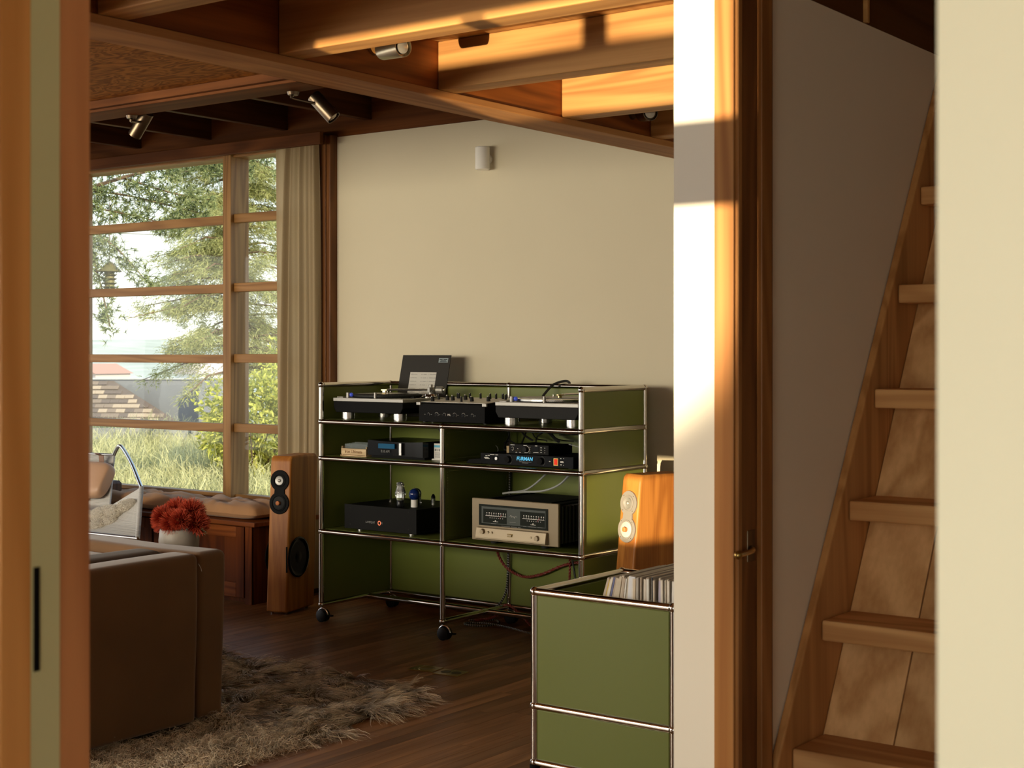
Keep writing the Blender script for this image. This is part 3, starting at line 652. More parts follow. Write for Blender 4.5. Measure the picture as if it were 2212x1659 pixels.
ln_.build('typed_lines', mat('typewriter_ink', (.30, .29, .27), .8), sl)['kind'] = 'stuff'
MB().box(.238, .297, -.0046, -.0041, .273, .2965, Ms).build('sticker', LABELG, sl)
st_ = MB()
for (a, b, z) in ((.243, .262, .288), (.268, .292, .288), (.250, .285, .281), (.246, .290, .276)): st_.box(a, b, -.0050, -.0047, z, z + .0028, Ms)
st_.build('sticker_print', BLACK, sl)['kind'] = 'stuff'

# ------------------------------------------------------------------ second shelf
S2 = .7925
bx = thing('card_box', 'pale wooden box of glass slides lettered on its front, left on the middle shelf', 'box', (.17, .06, S2))
MB().box(.076, .244, .05, .17, S2 + .0005, S2 + .004).build('tray', BOXW, bx); MB().box(.080, .240, .052, .056, S2 + .008, S2 + .036).build('front', BOXW, bx, bevel=.001)
MB().box(.080, .240, .158, .162, S2 + .008, S2 + .046).build('back', BOXW, bx); MB().box(.080, .084, .056, .158, S2 + .008, S2 + .046).build('side', BOXW, bx); MB().box(.236, .240, .056, .158, S2 + .008, S2 + .046).build('side', BOXW, bx)
MB().box(.084, .236, .056, .158, S2 + .006, S2 + .009).build('base', BOXW, bx)
for x in (.084, .232): MB().box(x, x + .006, .053, .16, S2 + .003, S2 + .009).build('runner', BOXW, bx)
for y in (.07, .085, .10, .12, .14): MB().box(.088, .232, y, y + .0025, S2 + .010, S2 + .050 + (y * .08)).build('slide', ACRYL, bx)
text('lettering', 'Iron Ultimate', .0205, (.160, .0515, S2 + .021), SAGEPR, bx, bold=.0003)
sm = thing('music_streamer', 'black curved music streamer with a lit clock on the middle shelf', 'music player', (.43, .04, S2))
b = MB(); N = 14; pr = [(.262 + .338 * i / N, .040 + .020 * math.sin(PI * i / N)) for i in range(N + 1)]
top = [(x, y, S2 + .083 - .007 * math.sin(PI * i / N)) for i, (x, y) in enumerate(pr)]; bot = [(x, y, S2 + .012) for x, y in pr]
tb = [(x, .29, S2 + .083) for x, y in pr]; bb_ = [(x, .29, S2 + .012) for x, y in pr]; n_ = N + 1
fs = []
for i in range(N): fs += [(i, i + 1, n_ + i + 1, n_ + i), (i + 1, i, 2 * n_ + i, 2 * n_ + i + 1), (n_ + i, n_ + i + 1, 3 * n_ + i + 1, 3 * n_ + i), (2 * n_ + i, 2 * n_ + i + 1, 3 * n_ + i + 1, 3 * n_ + i)]
fs += [(0, n_, 3 * n_, 2 * n_), (N, n_ + N, 3 * n_ + N, 2 * n_ + N)]
b.add(bot + top + bb_ + tb, [(f[0], f[1], f[2], f[3]) for f in fs]).build('case', BLACKG, sm, smooth=True, ang=30)
MB().prism([(x, z) for x, z in ((.268, S2), (.594, S2), (.594, S2 + .0125), (.268, S2 + .0125))], .06, .28).build('foot', BLACK, sm)
MB().box(.308, .418, .0500, .0535, S2 + .045, S2 + .067).build('screen', BLUESC, sm)
text('clock_digits', '8:10 AM', .0175, (.362, .0510, S2 + .031), PRINTD, sm, sx_=.9)
MB().box(.450, .464, .046, .056, S2 + .016, S2 + .073).build('silver_bar', STEEL, sm, bevel=.001)
wc = thing('folded_card', 'small white and blue leaflet holder beside the middle post', 'leaflet', (.64, .10, S2))
MB().box(.612, .668, .09, .16, S2 + .0005, S2 + .006).build('stand', CARDW, wc); MB().box(.617, .664, .10, .104, S2 + .006, S2 + .076).build('card', CARDW, wc)
MB().box(.618, .663, .0992, .1, S2 + .058, S2 + .068).build('blue_band', CARDB, wc)
lp = MB()
for i, (a, b_) in enumerate(((.622, .632), (.638, .643), (.647, .655))): lp.box(a, b_, .0992, .1, S2 + .041, S2 + .051)
for i in range(5): lp.box(.622, .660 - .005 * (i % 3), .0992, .1, S2 + .032 - i * .005, S2 + .034 - i * .005)
lp.build('small_print', PRINTD, wc)['kind'] = 'stuff'
fu = thing('power_conditioner', 'black rack power conditioner with blue lettering and a lit red switch', 'power conditioner', (1.19, .03, S2))
MB().box(.953, 1.437, .03, .27, S2 + .006, S2 + .050).build('body', BLACK, fu, bevel=.001); MB().box(.947, 1.443, .024, .030, S2 + .004, S2 + .052).build('front_panel', BLACKG, fu, bevel=.001)
for x in (.98, 1.41): MB().box(x - .01, x + .01, .05, .25, S2, S2 + .0065).build('foot', RUBBER, fu)
text('lettering', 'FURMAN', .0215, (1.188, .0232, S2 + .034), BLUEL, fu, shear=.18, bold=.0007)
MB().box(1.160, 1.225, .0230, .0238, S2 + .0205, S2 + .0222).build('legend', PRINTD, fu); MB().box(1.175, 1.208, .0230, .0238, S2 + .0160, S2 + .0174).build('legend', PRINTD, fu)
sw = MB().box(1.345, 1.362, .0205, .0245, S2 + .016, S2 + .041).build('rocker_switch', REDL, fu, bevel=.001); MB().box(1.342, 1.365, .0222, .0242, S2 + .013, S2 + .044).build('switch_bezel', BRASSD, fu)
for x, r_ in ((1.10, .015), (1.275, .015)):
    MB().cyl((x, .0245, S2 + .028), (x, .012, S2 + .028), r_, r_ * .9, 24).build('dial', BLACK, fu, smooth=True)
    MB().tube([(x + (r_ + .006) * math.cos(a), .0236, S2 + .028 + (r_ + .006) * math.sin(a)) for a in np.linspace(R(-60), R(80), 10)], .0006, 4).build('dial_mark', PRINTD, fu)
MB().cyl((1.037, .0245, S2 + .030), (1.037, .018, S2 + .030), .007, seg=14).build('jack', STEEL, fu, smooth=True)
MB().box(1.006, 1.018, .0225, .0245, S2 + .020, S2 + .038).build('rocker', BLACK, fu)
lg = MB()
for (a, b_, z) in ((.968, .992, .030), (.972, .998, .026), (.975, .985, .038), (.988, .999, .040), (1.0, 1.025, .044), (1.03, 1.045, .044), (1.376, 1.382, .042), (1.376, 1.392, .030), (1.376, 1.394, .026), (1.376, 1.384, .016), (1.392, 1.395, .043), (1.392, 1.395, .015), (1.318, 1.325, .028)): lg.box(a, b_, .0230, .0238, S2 + z, S2 + z + .0028)
lg.build('small_print', PRINT, fu)['kind'] = 'stuff'
ai = thing('audio_interface', 'small black audio interface with a round volume dial on the power conditioner', 'audio interface', (1.19, .06, S2 + .052))
Z0 = S2 + .052
MB().box(1.083, 1.290, .06, .24, Z0 + .001, Z0 + .040).build('body', BLACK, ai, bevel=.001); MB().box(1.080, 1.293, .055, .060, Z0, Z0 + .042).build('front_panel', mat('charcoal_panel', (.011, .011, .011), .6, spec=.08), ai, bevel=.0015)
MB().cyl((1.100, .0555, Z0 + .022), (1.100, .050, Z0 + .022), .0050, seg=16).build('jack', BLACKG, ai, smooth=True); MB().tube([(1.100 + .0062 * math.cos(a), .0545, Z0 + .022 + .0072 * math.sin(a)) for a in np.linspace(0, 2 * PI, 18)], .0009, 5).build('jack_ring', PRINT, ai)
for x in (1.122, 1.140): MB().tube([(x + .004 * math.cos(a), .0545, Z0 + .014 + .005 * math.sin(a)) for a in np.linspace(0, 2 * PI, 12)], .0006, 4).build('socket_ring', BRASS, ai)
MB().cyl((1.174, .0555, Z0 + .021), (1.174, .040, Z0 + .021), .0115, .0105, 24).build('volume_dial', DGREY, ai, smooth=True); MB().tube([(1.176 + .0150 * math.cos(a), .0545, Z0 + .021 + .0145 * math.sin(a)) for a in np.linspace(R(-80), R(80), 14)], .0010, 5).build('dial_arc', PRINT, ai)
MB().box(1.212, 1.240, .0540, .0552, Z0 + .016, Z0 + .034).build('display', BLACKG, ai)
lg = MB()
for (a, b_, z) in ((1.090, 1.112, .037), (1.160, 1.178, .037), (1.118, 1.126, .005), (1.136, 1.146, .005), (1.166, 1.178, .005), (1.192, 1.196, .005), (1.193, 1.196, .013), (1.193, 1.196, .021), (1.193, 1.196, .030), (1.212, 1.216, .007), (1.218, 1.240, .008), (1.222, 1.234, .037), (1.250, 1.258, .030), (1.250, 1.258, .020), (1.250, 1.258, .009), (1.272, 1.275, .029), (1.272, 1.275, .019), (1.272, 1.275, .009), (1.127, 1.132, .021)): lg.box(a, b_, .0538, .0548, Z0 + z, Z0 + z + .0024)
lg.build('small_print', PRINT, ai)['kind'] = 'stuff'
tb_ = tag(MB().box(1.061, 1.0785, .062, .082, Z0 + .0005, Z0 + .032).build('tape_roll_box', mat('kraft_card', (.34, .25, .12), .7), bevel=.002), 'small tan card box left of the audio interface', 'box')
ft = thing('network_switch', 'flat black box lying left of the power conditioner under the cables', 'box', (.88, .12, S2))
b = MB().prism([(.850, S2 + .0005), (.938, S2 + .0005), (.938, S2 + .020), (.930, S2 + .024), (.868, S2 + .018)], .04, .30).build('case', BLACK, ft, bevel=.002)

# ------------------------------------------------------------------ third shelf: valve converter and power amplifier
S3 = .4425
vd = thing('valve_converter', 'matte black valve converter with glass valves on its lid on the lower left shelf', 'amplifier', (.34, .03, S3))
MB().box(.124, .568, .036, .42, S3 + .012, S3 + .122).build('case', BLACK, vd, bevel=.001)
MB().box(.122, .570, .030, .036, S3 + .010, S3 + .124).build('front_panel', mat('satin_black', (.010, .010, .0095), .6, spec=.06), vd, bevel=.001)
for (x, y) in ((.19, .07), (.51, .07), (.19, .38), (.51, .38)): MB().lathe([(.001, 0), (.014, 0), (.014, .004), (.011, .005), (.011, .012), (.001, .012)], (x, y, S3 + .0004), 16).build('foot', STEEL, vd, smooth=True)
for (x, z) in ((.160, .108), (.160, .030), (.522, .108), (.522, .030)): MB().cyl((x, .0305, S3 + z), (x, .0292, S3 + z), .0030, seg=12).build('screw', DGREY, vd)
text('lettering', 'LAMPIZAT', .0145, (.258, .0293, S3 + .047), PRINTD, vd, align='LEFT', sx_=.88); text('lettering', 'R', .0130, (.3605, .0293, S3 + .047), PRINTD, vd)
MB().tube([(.344 + .0078 * math.cos(a), .0295, S3 + .047 + .0095 * math.sin(a)) for a in np.linspace(0, 2 * PI, 20)], .0016, 6).build('lit_ring', AMBERL, vd)
vt = MB()
for ix in range(26):
    for iy in range(9): vt.cyl((.16 + .0065 * ix, .22 + .016 * iy, S3 + .1215), (.16 + .0065 * ix, .22 + .016 * iy, S3 + .1226), .0022, seg=5)
vt.build('vent_holes', BLACKG, vd)['kind'] = 'stuff'
ZT = S3 + .1225
def bigvalve(x, y, s, m, basem, nm='valve'):
    v = MB().lathe([(.010 * s, .026 * s), (.017 * s, .030 * s), (.024 * s, .055 * s), (.026 * s, .068 * s), (.021 * s, .082 * s), (.018 * s, .092 * s), (.017 * s, .108 * s), (.010 * s, .116 * s), (.0005, .118 * s)], (x, y, ZT), 20).build(nm, m, vd, smooth=True)
    MB().lathe([(.001, .001), (.018 * s, .001), (.018 * s, .026 * s), (.015 * s, .034 * s), (.001, .034 * s)], (x, y, ZT), 18).build('valve_base', basem, v, smooth=True)
    return v
v = bigvalve(.426, .085, 1.0, GLASSC, BLACKG)
el = MB(); el.box(.415, .437, .080, .090, ZT + .045, ZT + .098); 
for q in (.411, .441): el.cyl((q, .085, ZT + .036), (q, .085, ZT + .108), .0012, seg=6)
for z in (.052, .066, .082, .100, .110): el.box(.408, .444, .078, .092, ZT + z, ZT + z + .003)
el.build('electrodes', STEEL, v)
v = MB().ball((.486, .115, ZT + .060), .0265, 18, 12, (1, 1, 1.05)).build('globe_valve', GLASSB, vd, smooth=True)
MB().cyl((.486, .115, ZT + .001), (.486, .115, ZT + .036), .0165, seg=20).build('white_socket', mat('ceramic_white', (.75, .74, .70), .3), v, smooth=True); MB().ball((.486, .115, ZT + .089), .003).build('valve_tip', STEEL, v)
v = MB().ball((.425, .20, ZT + .055), .025, 16, 10).build('globe_valve', GLASSB, vd, smooth=True); MB().cyl((.425, .20, ZT + .001), (.425, .20, ZT + .034), .016, seg=18).build('socket', BLACKG, v, smooth=True)
for (x, y) in ((.392, .26), (.500, .235)):
    v = MB().lathe([(.010, .004), (.010, .040), (.006, .049), (.001, .052)], (x, y, ZT), 14).build('small_valve', GLASSC, vd, smooth=True)
    MB().lathe([(.0103, .034), (.0103, .041), (.0063, .0505), (.001, .054)], (x, y, ZT), 14).build('getter_cap', BLACKG, v, smooth=True); MB().cyl((x, y, ZT), (x, y, ZT + .030), .005, seg=10).build('electrodes', STEEL, v, smooth=True)
FINM = mat('anodised_fin', (.022, .022, .021), .4, spec=.4)
am = thing('power_amplifier', 'champagne gold power amplifier with two needle meters and side heat sinks', 'amplifier', (1.13, .03, S3))
AX0, AX1, AZ0, AZ1, AY = .893, 1.362, .4565, .642, .03
def fp(u_): return AX0 + (AX1 - AX0) * u_
def fz(v_): return AZ1 - (AZ1 - AZ0) * v_
MB().box(AX0, AX1, AY, AY + .016, AZ0, AZ1).build('front_panel', CHAMP, am, bevel=.004, seg=3)
MB().box(AX0 + .03, AX1 - .03, AY + .016, .42, AZ0 + .008, AZ1 - .010).build('chassis', BLACK, am)
MB().box(AX0 + .03, AX1 - .03, AY + .02, .42, AZ1 - .010, AZ1 - .006).build('lid', DGREY, am)
for x in (AX0 + .075, AX1 - .075): MB().box(x - .003, x + .003, .08, .40, AZ1 - .0058, AZ1 - .002).build('lid_slot', BLACK, am)
for s_, xb in ((1, AX1 - .032), (-1, AX0 + .032)):
    for i in range(13):
        y = AY + .028 + .028 * i; MB().box(min(xb, xb + s_ * .034), max(xb, xb + s_ * .034), y, y + .011, AZ0 + .012, AZ1 - .012).build('heat_sink_fin', FINM, am, bevel=.003)
for (x, y) in ((.99, .07), (1.265, .07), (.99, .37), (1.265, .37)): MB().lathe([(.001, 0), (.016, 0), (.018, .006), (.018, .013), (.001, .013)], (x, y, S3 + .0006), 18).build('foot', DGREY, am, smooth=True)
gp = MB().box(fp(.09), fp(.885), AY - .003, AY + .001, fz(.635), fz(.135)).build('glass_panel', METERG, am)
MB().box(fp(.123), fp(.862), AY - .0036, AY - .0028, fz(.585), fz(.185)).build('inner_glass', METERF, gp)
for (a, b_) in ((.145, .42), (.575, .855)):
    mt = MB().box(fp(a), fp(b_), AY - .0044, AY - .0034, fz(.565), fz(.235)).build('meter', METERG, am)
    mk = MB(); X0 = fp(a); X1 = fp(b_); w = X1 - X0
    mk.box(X0 + w * .10, X0 + w * .98, AY - .005, AY - .0043, fz(.402), fz(.390))
    for i in range(9):
        x = X0 + w * (.14 + .10 * i); mk.box(x, x + w * (.040 if i % 2 else .028), AY - .005, AY - .0043, fz(.343), fz(.318)); mk.box(x + w * .01, x + w * .02, AY - .005, AY - .0043, fz(.385), fz(.358))
    for i in range(7):
        x = X0 + w * (.28 + .09 * i); mk.box(x, x + w * .022, AY - .005, AY - .0043, fz(.452), fz(.436))
    mk.box(X0 + w * .42, X0 + w * .64, AY - .005, AY - .0043, fz(.530), fz(.522)); mk.ball((X0 + w * .53, AY - .0046, fz(.505)), .0035, 8, 5)
    mk.build('meter_scale', PRINT, mt)
    MB().tube([(X0 + w * .70, AY - .0052, fz(.44)), (X0 + w * .80, AY - .0052, fz(.35))], .0008, 4).build('needle', REDP, mt)
sg = MB().tube(smooth_path([(fp(.455), AY - .0042, fz(.385)), (fp(.47), AY - .0042, fz(.345)), (fp(.475), AY - .0042, fz(.39)), (fp(.485), AY - .0042, fz(.365)), (fp(.495), AY - .0042, fz(.39)), (fp(.505), AY - .0042, fz(.368)), (fp(.51), AY - .0042, fz(.41)), (fp(.52), AY - .0042, fz(.372)), (fp(.54), AY - .0042, fz(.378))], 4), .0007, 4).build('script_logo', PRINT, am)
lg = MB()
for (a, b_, v_) in ((.455, .525, .505), (.24, .30, .573), (.61, .645, .573), (.67, .755, .573), (.775, .83, .573), (.36, .46, .612), (.47, .54, .612), (.55, .58, .610)): lg.box(fp(a), fp(b_), AY - .0050, AY - .0043, fz(v_ + .009), fz(v_))
lg.build('small_print', PRINTD, am)['kind'] = 'stuff'
cb = MB().prism([(AY - .022, fz(.945)), (AY - .022, fz(.905)), (AY - .014, fz(.685)), (AY + .002, fz(.675)), (AY + .002, fz(.975))], fp(.078), fp(.885), Matrix(((0, 1, 0, 0), (1, 0, 0, 0), (0, 0, 1, 0), (0, 0, 0, 1)))).build('control_bar', CHAMPL, am, bevel=.0015)
for (u_, v_, r_) in ((.160, .765, .0105), (.790, .815, .0105), (.225, .775, .0045), (.270, .780, .0045), (.722, .810, .0045)):
    yk = AY - .0165; MB().cyl((fp(u_), yk + .002, fz(v_ + .01)), (fp(u_), yk - (.012 if r_ > .008 else .004), fz(v_ + .01)), r_, r_ * .94, 20).build('knob', CHAMPL, am, smooth=True)
    MB().tube([(fp(u_) + (r_ + .0012) * math.cos(a), yk - .0012, fz(v_ + .01) + (r_ + .0012) * math.sin(a)) for a in np.linspace(0, 2 * PI, 18)], .0009, 4).build('knob_ring', BRASSD, am)
MB().box(fp(.455), fp(.505), AY - .024, AY - .012, fz(.835), fz(.785)).build('power_button', CHAMPL, am, bevel=.001); MB().box(fp(.450), fp(.510), AY - .0205, AY - .012, fz(.845), fz(.775)).build('button_frame', BRASSD, am)

# ------------------------------------------------------------------ cables
def cable(name, label, pts, r, m, n_=8, seg=7):
    return tag(MB().tube(smooth_path(pts, n_), r, seg).build(name, m, smooth=True), label, 'cable')
CBK = mat('black_cable_sleeve', (.012, .012, .012), .5); CGR = mat('grey_cable_sleeve', (.30, .31, .29), .5); CRD = mat('red_cable_sleeve', (.20, .030, .018), .55, var=.3, scale=90); 
def twisted(name, label, pts, r, m):
    P = smooth_path(pts, 14); b = MB()
    for s_ in (0, PI):
        Q = []; acc = 0
        for i, p in enumerate(P):
            d = (P[min(i + 1, len(P) - 1)] - P[max(i - 1, 0)]).normalized(); u = d.cross(Vector((0, 1, 0))).normalized(); w = d.cross(u)
            if i: acc += (P[i] - P[i - 1]).length
            a = acc * 210 + s_; Q.append(p + (u * math.cos(a) + w * math.sin(a)) * r * .9)
        b.tube(Q, r, 6)
    return tag(b.build(name, m, smooth=True), label, 'cable')
twisted('red_cable', 'red twisted loudspeaker cable drooping under the power amplifier', [(.700, .455, .405), (.715, .46, .325), (.760, .47, .264), (.85, .475, .232), (.953, .475, .252), (1.071, .475, .302), (1.160, .475, .325), (1.26, .475, .33)], .0042, CRD)
twisted('red_cable', 'short red twisted cable hanging straight down at the right end', [(1.123, .46, .405), (1.123, .464, .34), (1.122, .465, .27), (1.120, .455, .17), (1.10, .43, .06)], .0036, CRD)
twisted('red_cable', 'red twisted cable lying low across the base rails of the shelf', [(.62, .40, .012), (.70, .44, .03), (.77, .45, .095), (.86, .44, .06), (.98, .40, .012), (1.15, .40, .008)], .004, CRD)
cable('black_cable', 'black cable hanging beside the short red twisted cable', [(1.133, .46, .405), (1.134, .466, .36), (1.142, .466, .30), (1.165, .46, .22), (1.20, .45, .10), (1.24, .44, .012)], .0042, CBK)
cable('grey_cable', 'straight grey cable dropping behind the power amplifier lid', [(1.10, .34, .760), (1.08, .335, .735), (1.03, .32, .688), (.985, .31, .660), (.935, .30, .648)], .0048, CGR)
cable('grey_cable', 'curved grey cable sweeping across the power amplifier lid', [(1.235, .32, .762), (1.215, .32, .735), (1.165, .31, .690), (1.085, .30, .661), (.985, .29, .652), (.93, .28, .648), (.89, .26, .641)], .0052, CGR)
cable('grey_cable', 'grey cable hanging at the right end of the upper shelf', [(1.425, .40, .945), (1.435, .39, .905), (1.452, .38, .86), (1.457, .36, .845)], .0045, CGR)
cable('black_cable', 'thin black cable drooping above the music streamer', [(.335, .46, .945), (.345, .46, .915), (.375, .455, .885), (.43, .45, .882), (.49, .44, .872), (.55, .40, .842), (.60, .34, .830)], .0026, CBK)
cable('black_cable', 'black lead running down inside the left bay behind the valves', [(.655, .47, .770), (.655, .475, .68), (.652, .47, .60), (.645, .455, .572)], .0035, CBK)
cable('black_cable', 'black lead looping over the back rail beside the right turntable', [(1.005, .40, 1.07), (1.01, .43, 1.10), (1.03, .46, 1.135), (1.06, .50, 1.152), (1.085, .515, 1.146), (1.09, .525, 1.10)], .006, CBK)
random.seed(21)
paths = [[(.80, .42, .945), (.81, .42, .90), (.83, .36, .862), (.90, .26, .845), (.96, .20, .846)], [(.79, .43, .945), (.80, .43, .88), (.80, .40, .83), (.86, .32, .805), (.96, .30, .805)],
         [(.86, .42, .945), (.91, .40, .905), (.97, .36, .89), (1.03, .30, .888)], [(.92, .44, .945), (.945, .42, .91), (.985, .40, .888), (1.06, .36, .886), (1.11, .30, .886)], [(.97, .44, .945), (1.04, .42, .915), (1.10, .38, .893), (1.16, .32, .887)],
         [(1.02, .45, .945), (1.0, .43, .92), (.965, .42, .885), (1.0, .38, .80)], [(1.0, .45, .945), (1.05, .44, .90), (1.12, .40, .887), (1.22, .35, .888)], [(.90, .44, .945), (.895, .43, .905), (.90, .40, .87), (.93, .35, .85)],
         [(1.06, .47, .905), (1.16, .465, .91), (1.26, .465, .912), (1.36, .46, .918)], [(.74, .40, .85), (.80, .34, .845), (.87, .25, .833), (.90, .16, .815)], [(.77, .43, .86), (.84, .38, .875), (.93, .32, .862), (1.0, .30, .845)], [(1.30, .20, .885), (1.38, .18, .872), (1.43, .12, .858), (1.46, .10, .852)]]
labs = ['heading the bundle at the middle post', 'dropping behind the flat black box', 'arching to the back of the audio interface', 'second from the bundle, steep to the interface', 'crossing down to the interface lid', 'bending back under the upper shelf', 'slanting across the green back panel', 'short, beside the post bundle', 'almost level near the top of the back panel', 'lying over the flat black box', 'arching over the kraft box', 'trailing off the interface to the right']
for i, (p, lb) in enumerate(zip(paths, labs)):
    cable('black_cable' if i not in (9, 11) else 'grey_cable', ('black' if i not in (9, 11) else 'grey') + ' cable on the upper right shelf, ' + lb, p, (.0035, .004, .005, .003, .008, .004, .0026, .004, .0018, .0022, .003, .0022)[i], CBK if i not in (9, 11) else CGR)
def braided(name, label, pts, r):
    P = smooth_path(pts, 12)
    t = thing(name, label, 'cable', P[0]); MB().tube(P, r, 8).build('sleeve', CBK, t, smooth=True)
    fl_ = MB(); acc = 0; last = 0
    for i in range(1, len(P)):
        seg_ = (P[i] - P[i - 1]); L = seg_.length; d = seg_.normalized(); u = d.cross(Vector((0, 1, 0))).normalized(); n_ = u.cross(d)
        while last < acc + L:
            q = P[i - 1] + d * (last - acc)
            if n_.y > 0: n_ = -n_
            for s_ in (-1, 1):
                a = q + u * (r * .15 * s_) + n_ * r * 1.03; fl_.cyl(a, a + u * (r * .75 * s_) + d * .0028 - n_ * r * .42, .0009, seg=4)
            last += .0115
        acc += L
    fl_.build('flecks', PRINT, t)['kind'] = 'stuff'
    return t
braided('braided_cord', 'black and white braided cord hanging along the middle back post', [(.772, .475, .765), (.770, .476, .68), (.765, .476, .56), (.762, .476, .46), (.763, .476, .36), (.760, .476, .25), (.750, .476, .16), (.722, .47, .10), (.68, .46, .06)], .0052)
braided('braided_cord', 'black and white braided cord coiled on the floor under the shelf', [(.585, .40, .010), (.64, .42, .012), (.70, .46, .014), (.76, .40, .012), (.74, .33, .010), (.66, .30, .010), (.62, .33, .010), (.70, .37, .012), (.82, .37, .010), (.95, .33, .010), (1.10, .28, .010), (1.25, .26, .010)], .0048)

# ------------------------------------------------------------------ window seat, cushions, curtain
be = thing('window_seat', 'dark fir window seat with framed cupboard doors under the window', 'bench', (-1.5, .3, 0))
MB().box(-4.4, -.545, .079, .66, .400, .4225).build('seat_board', BENCHW, be, bevel=.003)
MB().box(-4.4, -.60, .118, .655, .07, .400).build('carcass', BENCHV, be); MB().box(-4.4, -.64, .15, .65, 0, .07).build('plinth', BENCHV, be)
MB().box(-.602, -.592, .109, .655, .0, .40).build('end_panel', BENCHV, be, bevel=.001); MB().box(-.640, -.592, .105, .118, 0, .40).build('corner_stile', BENCHV, be, bevel=.001)
for k_, (a, b_) in enumerate(((-1.345, -.645), (-2.06, -1.36), (-2.775, -2.075))):
    d_ = MB().box(a + .05, b_ - .05, .110, .118, .095, .345).build('door', BENCHV, be)
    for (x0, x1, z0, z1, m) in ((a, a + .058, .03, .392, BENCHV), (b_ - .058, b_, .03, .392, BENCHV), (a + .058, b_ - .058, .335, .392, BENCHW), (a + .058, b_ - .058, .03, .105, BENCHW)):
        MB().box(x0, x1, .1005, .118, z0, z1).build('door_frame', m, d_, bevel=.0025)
def seat_cushion(label, x0, x1, y0, y1, z0, seed, th=.062):
    r2 = np.random.default_rng(seed); ph = r2.uniform(0, 6, 12)
    def surf(top):
        def fn(u, v):
            a = max(0, 1 - (2 * u - 1) ** 6) ** .55 * max(0, 1 - (2 * v - 1) ** 6) ** .55
            x = x0 + (x1 - x0) * u; y = y0 + (y1 - y0) * v
            if not top: return (x, y, z0 + (1 - a) * th * .38)
            wr = sum(math.sin((3 + i) * u * 3.1 + ph[i] + (2 + (i * 7) % 5) * v * 4.3) for i in range(6)) * .0024
            d = math.hypot((u - .5) * (x1 - x0), (v - .5) * (y1 - y0)); tuft = -.030 * math.exp(-(d / .045) ** 2)
            an = math.atan2((v - .5) * (y1 - y0), (u - .5) * (x1 - x0)); rad = .004 * math.cos(9 * an + seed) * math.exp(-(d - .08) ** 2 / .006)
            fold = -.004 * math.exp(-((u - .5) * (v - .5)) ** 2 * 900)
            return (x + .006 * math.sin(9 * v + ph[6]), y + .006 * math.sin(7 * u + ph[7]), z0 + th * .38 + a * (th * .62 + wr + tuft + rad + fold))
        return fn
    b = MB().grid(surf(True), 44, 26); b.grid(surf(False), 44, 26)
    me = b.mesh('seat_cushion', LINEN, True, 180); bm = bmesh.new(); bm.from_mesh(me); bmesh.ops.remove_doubles(bm, verts=bm.verts, dist=.0008); bmesh.ops.recalc_face_normals(bm, faces=bm.faces); bm.to_mesh(me); bm.free()
    t = thing('seat_cushion', label, 'cushion', ((x0 + x1) / 2, (y0 + y1) / 2, z0), 'seat cushions on the window seat')
    o = bpy.data.objects.new('cover', me); COL.objects.link(o); o.parent = t; o.matrix_parent_inverse = Matrix.Translation(-t.location)
    MB().lathe([(.001, -.004), (.010, -.003), (.008, .002), (.001, .003)], ((x0 + x1) / 2, (y0 + y1) / 2, z0 + th - .026), 12).build('button', LINEN, t, smooth=True)
    pp = [(x0 + (x1 - x0) * u, y0 + (y1 - y0) * v, z0 + th * .36) for (u, v) in [(q, 0) for q in np.linspace(.03, .97, 12)] + [(1, q) for q in np.linspace(.05, .95, 8)] + [(q, 1) for q in np.linspace(.97, .03, 12)] + [(0, q) for q in np.linspace(.95, .05, 8)]]
    MB().tube(pp, .003, 5, True).build('piping', LINEN, t, smooth=True)
    return t
seat_cushion('flat tan tufted cushion on the window seat, behind the lounge chair', -1.93, -1.215, .150, .42, .4228, 3, .085)
seat_cushion('flat tan tufted cushion on the window seat, beside the loudspeaker', -1.222, -.585, .118, .42, .4228, 5, .085)
wbk = thing('book_end', 'dark walnut block standing on the window seat behind the lounge chair', 'wooden block', (-2.05, .42, .4235))
MB().prism([(-2.115, .4235), (-2.025, .4235), (-2.025, .520), (-2.045, .535), (-2.115, .535)], .34, .43).build('block', DARKW, wbk, bevel=.003)
cu = thing('curtain', 'beige linen curtain gathered at the right side of the window', 'curtain', (-.62, .53, 0))
def curtain(u, v):
    z = .03 + 2.375 * v; t = 1 - v
    xl = -.792 - .055 * t ** .7; xr = -.560 + .012 * math.sin(3 * t); x = xl + (xr - xl) * u
    w = 1 - .45 * math.exp(-t * 9)
    ph = 7.0 * u + .25 * math.sin(5 * u + 2 * t)
    y = .535 + .020 * w * math.sin(2 * PI * ph * .62 + .8 * math.sin(2.2 * t)) + .010 * math.sin(2 * PI * ph * 1.31 + 1.7 * t + 2) + .004 * math.sin(2 * PI * ph * 2.3)
    return (x + .008 * math.sin(2 * PI * ph * .62 + 1.2), y, z)
MB().grid(curtain, 150, 60).build('cloth', CURT, cu, smooth=True, ang=180)
def liner(u, v):
    z = .03 + 2.375 * v; t = 1 - v; x = -.900 + .12 * u + .015 * t; return (x, .575 + .006 * math.sin(9 * u + 1.5 * t), z)
MB().grid(liner, 30, 20).build('lining', CURT, cu, smooth=True, ang=180)
MB().box(-.93, -.56, .55, .56, 2.392, 2.404).build('track', BRONZE, cu)

